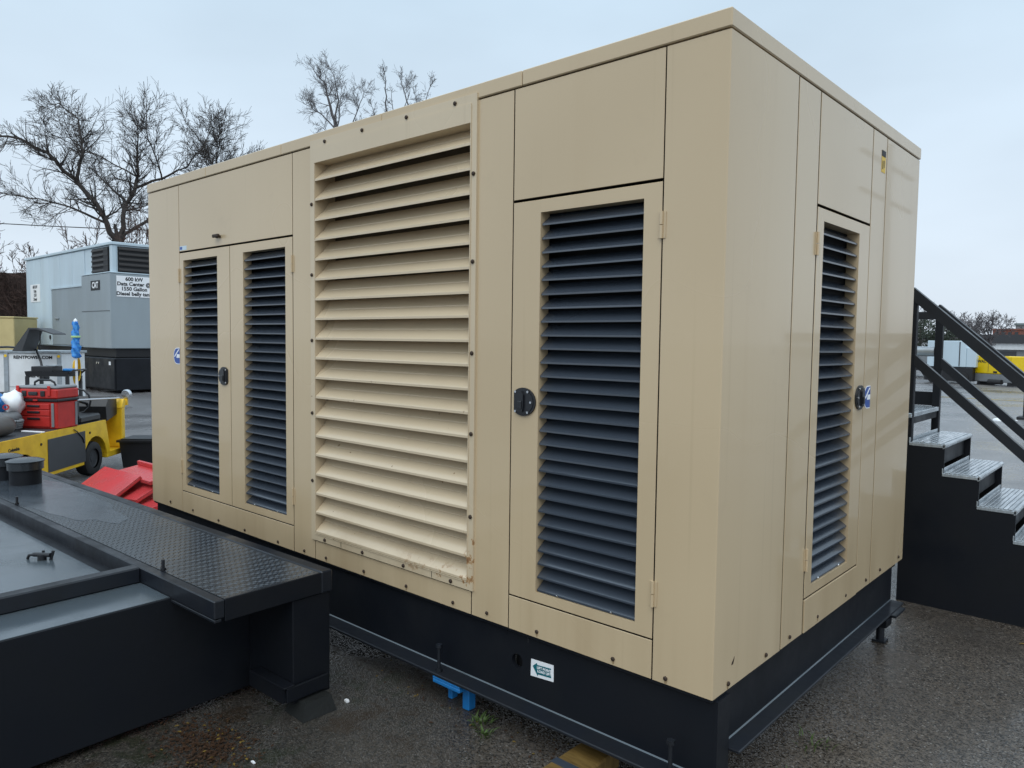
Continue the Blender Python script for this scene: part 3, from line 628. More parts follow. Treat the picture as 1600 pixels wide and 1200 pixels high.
# ------------------------------------------------------------------ litter and weeds near the machines
def leaf_shape(m, x, y, s, a, z=.004):
    pts = [(-1, 0), (-.3, .45), (.5, .35), (1, 0), (.4, -.4), (-.4, -.38)]; ca, sa = math.cos(a), math.sin(a)
    top = [(x + (u * ca - v * sa) * s, y + (u * sa + v * ca) * s, z + .35 * s * abs(v) + rnd.uniform(0, .1) * s) for u, v in pts]
    bot = [(p[0], p[1], p[2] - .0012) for p in top]
    m.add(top + bot, [tuple(range(6)), tuple(range(11, 5, -1))] + [(i, (i + 1) % 6, (i + 1) % 6 + 6, i + 6) for i in range(6)])
lf_ = MB()
for i in range(900):
    lf_.m = 1 if rnd.random() < .05 else 0
    leaf_shape(lf_, rnd.gauss(-1.74, .13), rnd.gauss(-.93, .075), rnd.uniform(.003, .011), rnd.uniform(0, 6.3), .003 + rnd.random() * .012)
for i in range(260):
    lf_.m = 1 if rnd.random() < .15 else 0
    leaf_shape(lf_, rnd.uniform(-2.0, -.5), rnd.gauss(.10, .12), rnd.uniform(.003, .009), rnd.uniform(0, 6.3), .003)
tag(lf_.build('dead_leaves', [M_LEAF, M_LEAFY]), 'wet brown leaf litter on the asphalt beside the tank', 'leaves', kind='stuff')
def weed(x, y, h, nb, label, spread=.05, thin=.004):
    t = thing('weed', label, 'weed', (x, y, 0), group='weeds in the asphalt')
    for i in range(nb):
        m = MB(); a = rnd.uniform(0, 6.3); r0 = rnd.uniform(0, spread); px, py = r0 * math.cos(a), r0 * math.sin(a); L = h * rnd.uniform(.5, 1.1); b = a + rnd.uniform(-1, 1); w = thin * rnd.uniform(.7, 1.4)
        pts = []
        for k in range(5):
            q = k / 4; rr = L * .75 * q * q; pts.append((px + math.cos(b) * rr, py + math.sin(b) * rr, L * (q - .35 * q * q), w * (1 - q * .85) + .0003))
        vs = []
        for X, Y, Z, ww in pts: vs += [(X - math.sin(b) * ww, Y + math.cos(b) * ww, Z), (X, Y, Z - ww * .4), (X + math.sin(b) * ww, Y - math.cos(b) * ww, Z)]
        fs = []
        for k in range(4):
            o = 3 * k; fs += [(o, o + 1, o + 4, o + 3), (o + 1, o + 2, o + 5, o + 4), (o, o + 3, o + 5, o + 2)]
        m.add(vs, fs); m.build('leaf_blade', M_WEED, t)
weed(-1.06, -.03, .045, 26, 'small green weed in front of the skid beside the blue pallet foot', .05, .0055)
weed(-.98, -.09, .04, 18, 'tiny green weed growing between the blue foot and the yellow timbers', .035, .005)
weed(.12, .42, .05, 24, 'sparse grass tuft under the right end flange near the corner', .10, .003)
weed(.08, .78, .05, 20, 'sparse grass tuft further along under the right end flange', .10, .003)
lt = MB(); lt.prism([(-.012, -.006), (.011, -.008), (.014, .004), (.002, .009), (-.011, .006)], 'z', .001, .010)
tag(lt.build('litter', M_SIGNW, None, None, (-1.645, -.315, 0)), 'small white plastic scrap on the asphalt by the tank foot', 'litter')
lt = MB(); lt.prism([(-.012, -.004), (.010, -.005), (.012, .003), (-.008, .005)], 'z', .001, .006)
tag(lt.build('litter', M_SIGNW, None, None, (-1.50, -.86, 0)), 'white paper scrap among the brown leaves at the bottom left', 'litter')
leafm = MB(); leaf_shape(leafm, 0, 0, .018, .4); tag(leafm.build('fallen_leaf', M_LEAFY, None, None, (.545, 2.66, 0)), 'single pale leaf lying on the wet ground below the stairs', 'leaf')

# ------------------------------------------------------------------ red steel covers lying beyond the tank
def red_cover(label, loc, rz, tilt, w, d, lip=True):
    t = thing('red_cover', label, 'steel cover', loc, rz, 'red steel covers in a pile'); t.rotation_euler = (R(tilt[0]), R(tilt[1]), R(rz))
    MB().box(-w / 2, w / 2, -d / 2, d / 2, 0, .012, .003).build('sheet', M_REDP, t)
    m = MB()
    for a in ((-w / 2, w / 2, -d / 2, -d / 2 + .012), (-w / 2, w / 2, d / 2 - .012, d / 2), (w / 2 - .012, w / 2, -d / 2 + .013, d / 2 - .013), (-w / 2, -w / 2 + .012, -d / 2 + .013, d / 2 - .013)): m.box(*a, -.024, -.001, .002)
    m.build('rim', M_REDP, t)
    if lip: MB().box(-w / 2, w / 2, d / 2 - .03, d / 2, .013, .055, .003).build('raised_edge', M_REDP, t)
red_cover('tilted red steel cover on top at the front of the red pile', (-6.62, .47, .232), 3, (33, 0), .78, .30, False)
red_cover('red steel cover with raised edge behind, against the generator', (-6.45, .74, .30), 2, (9, 0), .80, .27)
red_cover('red steel cover tucked under the tilted one, its edge showing', (-6.42, .56, .165), 8, (24, -3), .74, .28, False)
red_cover('lowest tilted red steel cover in the pile', (-6.25, .62, .10), -4, (12, 4), .76, .30, False)
red_cover('red steel cover flat on the ground by the generator corner', (-6.05, .62, .03), 5, (0, 0), .78, .34, False)
bn = thing('storage_bin', 'black plastic storage bin standing on the ground beside the yellow cart', 'bin', (-8.66, 1.70, 0), 47)
w = MB(); o0, i0 = .20, .185
def ringbox(m, a, b, z0, z1, t, c):
    m.add([(sx * (a - c), sy * (b - c), z0) for sx, sy in ((-1, -1), (1, -1), (1, 1), (-1, 1))] + [(sx * a, sy * b, z1) for sx, sy in ((-1, -1), (1, -1), (1, 1), (-1, 1))] + [(sx * (a - t), sy * (b - t), z1) for sx, sy in ((-1, -1), (1, -1), (1, 1), (-1, 1))] + [(sx * (a - c - t), sy * (b - c - t), z0 + t) for sx, sy in ((-1, -1), (1, -1), (1, 1), (-1, 1))],
          [(0, 1, 2, 3), (12, 13, 14, 15)] + [f for k in range(4) for f in ((k, (k + 1) % 4, (k + 1) % 4 + 4, k + 4), (k + 4, (k + 1) % 4 + 4, (k + 1) % 4 + 8, k + 8), (k + 8, (k + 1) % 4 + 8, (k + 1) % 4 + 12, k + 12))])
ringbox(w, .30, .20, 0, .33, .012, .03); w.build('tub', M_PLASTIC, bn)
w = MB(); ringbox(w, .325, .225, .325, .352, .04, .0); w.build('rim', M_PLASTIC, bn)
tag(MB().box(-.35, .35, -.3, .3, 0, .04, .005).build('wet_board', M_FENCE, None, None, (-8.0, 1.35, 0)), 'dark wet board lying on the ground in front of the black bin', 'board')

# ------------------------------------------------------------------ yellow burden cart; local x = front, local y = away from the viewer
ct = thing('utility_cart', 'yellow flat-deck utility cart loaded with red toolboxes', 'cart', (-8.42, .97, 0), 134.2)
def arc(cx, cz, r, a0, a1, n=9): return [(cx + r * math.cos(R(a0 + (a1 - a0) * i / (n - 1))), cz + r * math.sin(R(a0 + (a1 - a0) * i / (n - 1)))) for i in range(n)]
side = [(-2.35, .63), (.25, .63), (.335, .30), (.33, .22), (.27, .215)] + arc(0, .20, .265, 15, 165) + [(-.262, .165), (-1.02, .165), (-1.13, .20)] + arc(-1.42, .20, .265, 15, 165) + [(-1.70, .25), (-2.35, .25)]
for y0, y1 in ((0, .02), (.98, 1.0)): MB().prism(side, 'y', y0, y1).build('side_skirt', M_YELLOW, ct)
MB().box(-2.35, .25, .021, .979, .585, .632).build('deck', M_DKGREY, ct)
MB().box(-.98, -.235, -.006, -.0005, .20, .555, .003).build('side_panel', M_DKGREY, ct)
fl = MB(); fl.box(.27, .72, .0, 1.0, .165, .235, .004); fl.box(.66, .745, 0, 1.0, .236, .74, .01); fl.prism([(.655, .74), (.75, .74), (.77, .82), (.72, .85)], 'y', 0, 1.0); fl.build('front_cowl', M_YELLOW, ct)
MB().box(.26, .30, .03, .97, .236, .56).build('kick_board', M_YELLOW, ct)
ds = MB(); ds.prism([(.40, .60), (.655, .66), (.655, .88), (.46, .90), (.38, .78)], 'y', .06, .94); ds.build('dashboard', M_PLASTIC, ct)
se = MB(); se.box(-.25, .22, .04, .96, .635, .72, .02); se.box(-.32, -.22, .05, .95, .70, 1.0, .03); se.build('seat', M_PLASTIC, ct)
MB().tube([(.20 + .0 * k, .30 + .15 * math.cos(R(k * 30)), .86 + .15 * math.sin(R(k * 30))) for k in range(13)], .012).build('steering_wheel', M_PLASTIC, ct, 60)
MB().tube([(.21, .30, .86), (.45, .30, .80)], .016).build('steering_column', M_PLASTIC, ct, 60)
MB().cyl((-.30, .05, .915), (.70, .05, .86), .012).build('chrome_bar', M_CHROME, ct, 40)
for yy in (.0, .9):
    h = MB(); h.m = 0; h.lathe([(.001, .0), (.05, .0), (.062, .03), (.062, .055)], (.80, yy + .02, .90), 'x', 18); h.m = 1; h.lathe([(.056, .055), (.04, .066), (.001, .070)], (.80, yy + .02, .90), 'x', 18); h.m = 2; h.box(.80, .84, yy, yy + .04, .76, .845)
    h.build('headlight', [M_CHROME, M_SIGNW, M_YELLOW], ct, 40)
tyre = MB().lathe([(.115, -.07), (.17, -.075), (.195, -.06), (.20, -.03), (.20, .03), (.195, .06), (.17, .075), (.115, .07)], (0, 0, 0), 'y', 28, False).mesh('tyre', M_RUBBER, 40)
rimm = MB(); rimm.lathe([(.118, -.045), (.105, -.05), (.095, -.03), (.05, -.025), (.045, -.05), (.001, -.052)], (0, 0, 0), 'y', 24)
for k in range(5): a = R(72 * k); rimm.cyl((.068 * math.cos(a), -.027, .068 * math.sin(a)), (.068 * math.cos(a), -.040, .068 * math.sin(a)), .008, n=6)
rimm = rimm.mesh('rim', M_DKGREY, 40)
for x, y, s in ((0, .085, 0), (0, .915, 180), (-1.42, .085, 0), (-1.42, .915, 180)):
    t = link('tyre', tyre, ct, (x, y, .20)); t.rotation_euler = (0, 0, R(s)); link('rim', rimm, t)
for x in (-1.10, -.13): MB().cyl((x, -.008, .52), (x, 0, .52), .014, n=10).build('bolt', M_SCREW, ct)
text('lettering', 'Columbia', .045, M_INK, ct, (-1.55, -.002, .53), (R(90), 0, R(0)))
cbx = MB().tube([(-.48, -.010, .60), (-.42, -.012, .57), (-.30, -.012, .48), (-.27, -.012, .42)], .006); cbx.build('strap', M_PLASTIC, ct, 60)

# ------------------------------------------------------------------ load on the cart
def tbox(name, label, loc):
    t = thing(name, label, 'toolbox', loc, 36, 'red stacked toolboxes'); t.scale = (.77, .85, 1); return t
B0 = Vector((-8.30, .14, .634))
lo = tbox('drawer_chest', 'red three-drawer tool chest on the yellow cart', B0)
MB().box(.01, .61, .012, .40, .0, .295, .012).build('case', M_RED, lo)
for z0, z1 in ((.022, .135), (.142, .205), (.212, .272)):
    d = MB().box(.03, .50, -.004, .011, z0, z1, .006).build('drawer', M_RED, lo); MB().box(.17, .36, -.020, -.005, z1 - .035, z1 - .012, .005).build('pull', M_PLASTIC, d)
MB().box(.525, .565, -.002, .0115, .02, .28, .004).build('corner_strip', M_GREY, lo); MB().box(.611, .618, .34, .38, .02, .28).build('corner_strip', M_GREY, lo); MB().box(0, .005, .02, .06, .02, .28).build('corner_strip', M_GREY, lo)
MB().box(-.01, .63, -.005, .41, .297, .328, .008).build('top_tray', M_PLASTIC, lo)
MB().box(.26, .33, -.012, -.0055, .303, .322, .002).build('catch', M_RED, lo)
up = tbox('tool_case', 'shallow red tool case with grey lid on top of the drawer chest', B0 + Vector((0, 0, .330)))
MB().box(-.01, .63, -.01, .40, .0, .105, .014).build('case', M_RED, up)
MB().box(-.005, .625, -.005, .395, .106, .135, .014).build('lid', M_GREY, up)
for x in (.10, .38): MB().box(x, x + .07, -.022, -.0105, .025, .085, .006).build('grille', M_PLASTIC, up)
for x in (.02, .49): MB().box(x, x + .045, -.026, -.0105, .03, .14, .005).build('latch', M_RED, up)
MB().box(.20, .34, -.024, -.0105, .035, .075, .006).build('emblem_plate', M_PLASTIC, up)
MB().tube([(.15, .16, .135), (.16, .15, .17), (.22, .15, .195), (.40, .15, .195), (.46, .15, .17), (.47, .16, .135)], .013).build('carry_handle', M_PLASTIC, up, 60)
cy = thing('gas_cylinder', 'grey steel cylinder lying on the cart deck at the left edge', 'cylinder', (-7.50, -.33, .735), 134.2)
MB().lathe([(.001, -.36), (.06, -.355), (.095, -.32), (.10, -.27), (.10, .27), (.095, .32), (.06, .355), (.001, .36)], (0, 0, 0), 'x', 26).build('shell', M_CYL, cy, 60)
MB().lathe([(.101, -.28), (.1025, -.275), (.1025, -.265), (.101, -.26)], (0, 0, 0), 'x', 26).build('band', M_DKGREY, cy, 60)
def lump(m, c, s, n=7, seed=1, k=.25):
    q = random.Random(seed); bm = bmesh.new(); bmesh.ops.create_icosphere(bm, subdivisions=3, radius=1)
    ph = [(Vector((q.uniform(-1, 1), q.uniform(-1, 1), q.uniform(-1, 1))).normalized(), q.uniform(2, 5), q.uniform(0, 6)) for _ in range(n)]
    vs = []
    for v in bm.verts:
        r = 1 + k * sum(math.sin(f * v.co.dot(d) * 2 + p) for d, f, p in ph) / n * 1.6; vs.append((c[0] + v.co.x * s[0] * r, c[1] + v.co.y * s[1] * r, c[2] + v.co.z * s[2] * r))
    m.add(vs, [tuple(v.index for v in f.verts) for f in bm.faces]); bm.free()
bg = thing('plastic_bag', 'crumpled blue and white plastic bag on the cart beside the red chest', 'bag', (-8.25, -.02, .634), 40)
m = MB(); lump(m, (-.03, -.07, .28), (.13, .11, .12), seed=3); m.build('blue_print', M_BRIGHTBLUE, bg, 50)
m = MB(); lump(m, (.09, .05, .28), (.12, .12, .13), seed=5); m.build('white_print', M_SIGNW, bg, 50)
m = MB(); lump(m, (.0, .0, .12), (.19, .15, .13), seed=8); m.build('crumpled_base', M_GREY, bg, 50)
text('round_mark', 'O', .08, M_RED, bg, (.12, -.085, .25), (R(90), 0, R(20)))
hz_ = MB()
for k in range(4): hz_.tube([(.12 * math.cos(R(a)) + .02 * k, .09 * math.sin(R(a)), .03 + .025 * k) for a in range(0, 361, 30)], .014, 7)
tag(hz_.build('hose_coil', M_GREY, None, 60, (-8.12, .04, .64)), 'grey coiled hose on the cart between the bag and the chest', 'hose')
tag(MB().box(-.14, .14, -.02, .02, 0, .012, .002).build('spirit_level', M_SIGNW, None, None, (-7.82, .16, .634)), 'short white level lying on the cart deck in front of the chest', 'level')
bpy.data.objects['spirit_level'].rotation_euler = (0, 0, R(25))

# ------------------------------------------------------------------ black service cart with umbrella
sv = thing('service_cart', 'black plastic service cart behind the red toolboxes', 'cart', (-14.6, 2.40, 0), 42)
for z in (.18, .88):
    m = MB(); ringbox(m, .40, .24, z, z + .09, .02, .015); m.build('shelf', M_PLASTIC, sv)
for x in (-.37, .37):
    for y in (-.21, .21): MB().box(x - .025, x + .025, y - .025, y + .025, .10, .879).build('leg', M_PLASTIC, sv); MB().cyl((x - .02, y, .05), (x + .02, y, .05), .05, n=14).build('caster', M_RUBBER, sv, 40)
MB().tube([(.40, -.2, .93), (.48, -.2, 1.0), (.48, .2, 1.0), (.40, .2, .93)], .016).build('push_handle', M_PLASTIC, sv, 60)
def small(name, label, cat, m, mt, loc, rz=42, group='things on the service cart'): o = m.build(name, mt, None, 40, loc); o.rotation_euler = (0, 0, R(rz)); return tag(o, label, cat, group)
small('tool_tray', 'black tool case lying on the service cart', 'case', MB().box(-.30, .10, -.16, .16, 0, .14, .01), M_PLASTIC, (-14.63, 2.38, .92))
small('paper_stack', 'grey paper on the black case on the service cart', 'paper', MB().box(-.09, .09, -.10, .10, 0, .02, .002), M_GALV, (-14.55, 2.38, 1.065))
small('blue_cloth', 'small blue cloth at the right end of the service cart', 'cloth', MB().box(-.10, .10, -.06, .06, 0, .05, .015), M_BRIGHTBLUE, (-14.28, 2.56, .975))
um = thing('parasol', 'closed blue parasol with white pole standing by the service cart', 'parasol', (-14.22, 2.66, 0))
MB().cyl((-.02, 0, 0), (.0, 0, 1.40), .022, n=12).build('pole', M_SIGNW, um, 40)
m = MB(); rings = []; q = random.Random(4); nseg = 20
for k in range(26):
    t = k / 25; z = 1.22 + .68 * t; base = (.070 - .030 * t) * (1 + .07 * math.sin(k * 1.9) + q.uniform(-.10, .10)) * (1 if k else .6); rings.append((z, base))
vs = []
for z, b in rings:
    for i in range(nseg): a = 2 * math.pi * i / nseg; rr = b * (1.05 + .34 * math.sin(3 * a + z * 34) + q.uniform(-.12, .12)); vs.append((rr * math.cos(a), rr * math.sin(a), z))
m.add(vs, [(j * nseg + i, j * nseg + (i + 1) % nseg, (j + 1) * nseg + (i + 1) % nseg, (j + 1) * nseg + i) for j in range(25) for i in range(nseg)] + [tuple(range(nseg)), tuple(range(25 * nseg, 26 * nseg))])
m.build('folded_canopy', M_BLUECLOTH, um, 60)
MB().lathe([(.078, 1.60), (.082, 1.61), (.080, 1.63), (.074, 1.635)], (0, 0, 0), n=18).build('tie_band', M_LIME, um, 60); MB().lathe([(.03, 1.89), (.034, 1.92), (.001, 1.96)], (0, 0, 0), n=14).build('finial', M_SIGNW, um, 60)
yc_ = MB()
for k in range(4): yc_.tube([(.02 * k, .07 * math.cos(R(a)), .0 + .22 * math.sin(R(a)) + .02 * k) for a in range(0, 361, 24)], .011, 7)
small('cable_coil', 'yellow cable loop hanging beside the parasol pole', 'cable', yc_, M_YELLOW, (-14.42, 2.70, .95))

# ------------------------------------------------------------------ white rental cabinet
wc = thing('rental_cabinet', 'white equipment cabinet with galvanised corner posts and black web lettering', 'cabinet', (-16.65, 2.60, 0), 42)
MB().box(-.80, .60, 0, .9, .12, 1.26, .01).build('body', M_WHITE, wc)
for x in (-.80, -.56, .54): MB().box(x, x + .09, -.03, -.001, .0, 1.30, .006).build('corner_post', M_GALV, wc)
MB().box(-.82, .64, -.04, .92, 1.262, 1.31, .006).build('top_frame', M_GALV, wc)
for x in (-.515, .585): MB().cyl((x, -.036, 1.20), (x, -.031, 1.20), .03, n=14).build('clamp', M_YELLOW, wc)
MB().box(-.46, .53, -.003, .0, .55, .56).build('groove', M_GREY, wc)
text('lettering', 'RENTPOWER.COM', .088, M_INK, wc, (.035, -.006, 1.17), FACE_FRONT, sx=1.08)
text('lettering', 'GEN', .13, M_INK, wc, (.02, -.006, .80), FACE_FRONT)
fd = thing('folded_panel', 'dark grey bent steel panel propped on the white cabinet', 'panel', (-16.10, 2.55, 1.31), 42)
MB().prism([(-.36, 0), (-.02, .47), (.16, .47), (.46, .36), (.46, .34), (.14, .44), (.0, .44), (-.16, 0)], 'y', -.22, .22).build('sheet', M_DKGREY, fd)
MB().tube([(.06, 0, .02), (.08, 0, .44)], .012).build('stay', M_PLASTIC, fd)
cbl = MB(); cbl.tube([(-17.6, 2.0, 1.36), (-17.1, 2.3, 1.38), (-16.6, 2.55, 1.36), (-16.3, 2.6, 1.33), (-16.05, 2.6, 1.1), (-15.95, 2.62, .82)], .022); cbl.box(-16.02, -15.86, 2.56, 2.7, .72, .86, .02)
tag(cbl.build('cable', M_PLASTIC, None, 60), 'black cable with plug hanging down the front of the white cabinet', 'cable')

# ------------------------------------------------------------------ pale trailer generator
tr = thing('trailer_generator', 'pale grey container generator with black vents on a trailer', 'generator', (-21.5, 6.0, 0))
MB().box(-7.75, -.005, .005, 2.55, 1.27, 4.20, .02).build('body', M_TRAILW, tr)
MB().box(-7.80, .05, -.05, 2.60, 4.202, 4.28, .01).build('roof', M_TRAILW, tr)
xs = [-7.75, -7.0, -6.2, -5.35, -4.3, -3.2, -2.12]
for a, b in zip(xs, xs[1:]): MB().box(a + .012, b - .012, -.012, .004, 1.30, 4.17, .006).build('panel', M_TRAILW, tr)
dr = MB().box(-5.05, -2.16, -.035, -.013, 1.32, 3.10, .008).build('door', M_TRAILG, tr)
MB().box(-4.72, -4.38, -.075, -.036, 2.13, 2.19, .01).build('handle', M_GALV, dr); MB().box(-5.12, -5.06, -.04, -.013, 1.32, 3.12).build('door_post', M_TRAILW, tr); MB().box(-5.15, -2.12, -.06, -.013, 3.105, 3.15).build('drip_edge', M_TRAILW, tr)
cb2 = MB().box(-2.10, .09, -.12, 2.5, 1.262, 3.40, .02).build('control_box', M_TRAILG, tr)
MB().box(-2.09, .08, -.128, -.1215, 2.33, 2.345).build('seam', M_DKGREY, cb2); MB().box(-1.32, -.62, -.132, -.1215, 2.94, 3.22, .01).build('badge', M_INK, cb2)
text('badge_lettering', 'CAT', .24, M_SIGNW, cb2, (-.97, -.135, 3.08), FACE_FRONT)
def vent(x0, x1, y0, y1, z0, z1, face, n=5):
    v = MB().box(x0, x1, y0, y1, z0, z1).build('vent', M_DARK, tr)
    for k in range(n):
        z = z0 + (z1 - z0) * (k + .35) / n; h = (z1 - z0) / n
        if face == 'f': MB().prism([(y0 - .03, z), (y0 - .03, z + .03), (y0 - .001, z + h * .55), (y0 - .001, z + h * .45)], 'x', x0 + .02, x1 - .02).build('blade', M_SLAT, v)
        else: MB().prism([(x1 + .03, z), (x1 + .03, z + .03), (x1 + .001, z + h * .55), (x1 + .001, z + h * .45)], 'y', y0 + .02, y1 - .02).build('blade', M_SLAT, v)
vent(-1.50, -.20, -.02, .003, 3.42, 4.16, 'f'); vent(-.004, .02, .14, 1.20, 3.42, 4.16, 'r'); vent(-.004, .02, 1.24, 2.42, 3.42, 4.16, 'r')
MB().box(-.55, -.22, -.045, -.021, 3.42, 4.15).build('vent_post', M_INK, tr)
MB().box(-.16, .012, -.02, .10, 3.405, 4.19, .01).build('corner_post', M_TRAILW, tr); MB().box(-2.12, .10, -.13, 2.52, 3.402, 3.43, .006).build('trim', M_TRAILW, tr)
sn = MB().box(.091, .100, .06, 1.02, 2.74, 3.33, .004).build('sign', M_SIGNW, tr)
text('sign_lettering', '600 kW\nData Center @\n1550 Gallon\nDiesel belly tank', .146, M_INK, sn, (.1025, .54, 3.035), FACE_RIGHT)
sn = MB().box(-7.28, -6.28, -.024, -.013, 2.74, 3.34, .004).build('sign', M_SIGNW, tr)
text('sign_lettering', '600 kW\nData\n1550\nDiesel', .145, M_INK, sn, (-6.78, -.026, 3.04), FACE_FRONT)
MB().cyl((-5.35, -.03, 1.55), (-5.35, -.012, 1.55), .07, n=14).build('port', M_INK, tr)
MB().box(-7.7, .0, .05, 2.45, 1.02, 1.255).build('chassis', M_INK, tr); MB().box(-3.6, .35, -.1, 2.4, .08, 1.0, .02).build('belly_tank', M_BLACK, tr); MB().box(-1.8, .36, -.14, -.101, .12, .98, .01).build('tank_door', M_BLACK, tr)
for x in (-.9, -.75): MB().cyl((x, -.16, .84), (x, -.141, .84), .035, n=10).build('filler', M_CHROME, tr)
MB().box(.0, .12, -.15, -.101, .80, .90).build('reflector', M_SIGNW, tr)
for x in (-6.4, -5.2): 
    t = MB(); t.lathe([(.25, -.12), (.44, -.13), (.5, -.08), (.5, .08), (.44, .13), (.25, .12)], (x, .25, .5), 'y', 24, False); t = t.build('wheel', M_RUBBER, tr, 40); MB().lathe([(.26, -.09), (.2, -.05), (.1, -.06), (.001, -.09)], (x, .25, .5), 'y', 18).build('rim', M_GREY, t, 40)

# ------------------------------------------------------------------ things at the far left
bx_ = thing('tan_cabinet', 'tan steel equipment cabinet at the left edge of the photo', 'cabinet', (-27.6, 4.2, 0), 42)
MB().box(-1.2, 1.1, 0, 1.2, .3, 2.15, .02).build('body', M_PALEYEL, bx_); MB().box(-1.22, 1.12, -.02, 1.22, 2.152, 2.2, .01).build('lid', M_PALEYEL, bx_); MB().box(-1.1, 1.0, .05, 1.1, .0, .298).build('plinth', M_INK, bx_)
fn = thing('board_fence', 'dark brown board fence behind the pale trailer', 'fence', (-44, -2, 0), 48)
for k in range(44): MB().box(k * .42, k * .42 + .405, 0, .04, .05, 4.2 + rnd.uniform(-.03, .03)).build('board', M_FENCE, fn)
for z in (.6, 3.6): MB().box(0, 18.5, .041, .12, z, z + .12).build('rail', M_FENCE, fn)

# ------------------------------------------------------------------ bare trees
def skeleton(seed, limbs, spec):
    """limbs: list of (points, r0, r1); spawns branchlets along them. returns list of (p0,p1,r0,r1) and bud points"""
    q = random.Random(seed); seg = []; buds = []
    def rdir(d, ang):
        a = d.orthogonal().normalized(); a.rotate(__import__('mathutils').Quaternion(d, q.uniform(0, 6.283))); return (d * math.cos(ang) + a * math.sin(ang)).normalized()
    def grow(p, d, L, r, lvl):
        n = 4 if lvl < 2 else 3; st = L / n; pts = [p]
        for i in range(n):
            d = (d + Vector((q.gauss(0, .12), q.gauss(0, .12), q.gauss(0, .10) + spec['up'] * .12))).normalized(); np_ = pts[-1] + d * st
            ra = r * (1 - .7 * i / n); rb = r * (1 - .7 * (i + 1) / n); seg.append((pts[-1], np_, max(ra, spec['rmin']), max(rb, spec['rmin'])))
            pts.append(np_)
            if lvl < spec['lv']:
                for _ in range(spec['k'][lvl]):
                    if q.random() < .8: grow(pts[-2].lerp(np_, q.random()), rdir(d, R(q.uniform(22, 50))), L * q.uniform(.40, .68), rb * .62, lvl + 1)
        if lvl >= spec['lv'] - 1: buds.append(pts[-1]); buds.append(pts[-2])
    for pts, r0, r1 in limbs:
        pts = [Vector(p) for p in pts]; m = len(pts)
        # resample with slight wobble
        P = []
        for i in range(m - 1):
            for k in range(3): P.append(pts[i].lerp(pts[i + 1], k / 3) + (Vector((q.gauss(0, .05), q.gauss(0, .05), q.gauss(0, .04))) * spec['wob'] if (i or k) else Vector()))
        P.append(pts[-1]); n = len(P)
        for i in range(n - 1):
            t = i / (n - 1); ra = r0 + (r1 - r0) * t; rb = r0 + (r1 - r0) * (i + 1) / (n - 1); seg.append((P[i], P[i + 1], ra, rb))
            d = (P[i + 1] - P[i]).normalized()
            if t > spec['from']:
                for _ in range(spec['n']):
                    if q.random() < .85: grow(P[i].lerp(P[i + 1], q.random()), rdir(d, R(q.uniform(28, 70))), spec['L'] * q.uniform(.5, 1.15) * (1.1 - .45 * t), rb * .5, 0)
        grow(P[-1], (P[-1] - P[-2]).normalized(), spec['L'] * .45, r1 * .8, 0)
    return seg, buds
def tree_mesh(seg, buds, bs, thick):
    T = MB(); C_ = MB()
    for p0, p1, a, b in seg:
        d = p1 - p0
        if d.length < 1e-5: continue
        d.normalize(); n = 7 if a > .12 else 5 if a > .05 else 3; M_ = T if a > thick else C_
        u = d.orthogonal().normalized(); v = d.cross(u); vs = []
        for p, r in ((p0, a), (p1 + d * b * .3, b)):
            for i in range(n): t = 6.2832 * i / n; vs.append(p + (u * math.cos(t) + v * math.sin(t)) * r)
        M_.add(vs, [(i, (i + 1) % n, (i + 1) % n + n, i + n) for i in range(n)])
    for p in buds:
        s = bs * rnd.uniform(.6, 1.3); C_.add([p + Vector((s, 0, -s * .6)), p + Vector((-s * .5, s * .87, -s * .6)), p + Vector((-s * .5, -s * .87, -s * .6)), p + Vector((0, 0, s))], [(0, 1, 2), (0, 1, 3), (1, 2, 3), (0, 2, 3)])
    return T, C_
def quick(M_, name, m, parent):
    me = bpy.data.meshes.new(name); me.from_pydata(M_.v, [], M_.f); me.materials.append(m); return link(name, me, parent)
def tree(name, label, base, limbs, spec, seed, m=None, group=None, bs=.02, thick=.03):
    t = thing(name, label, 'tree', base, 41.9, group)       # local x = across the view, y = away
    seg, buds = skeleton(seed, limbs, spec); T, C_ = tree_mesh(seg, buds, bs, thick)
    quick(T, 'trunk', m or M_BARK, t); quick(C_, 'crown', m or M_BARK, t); return t
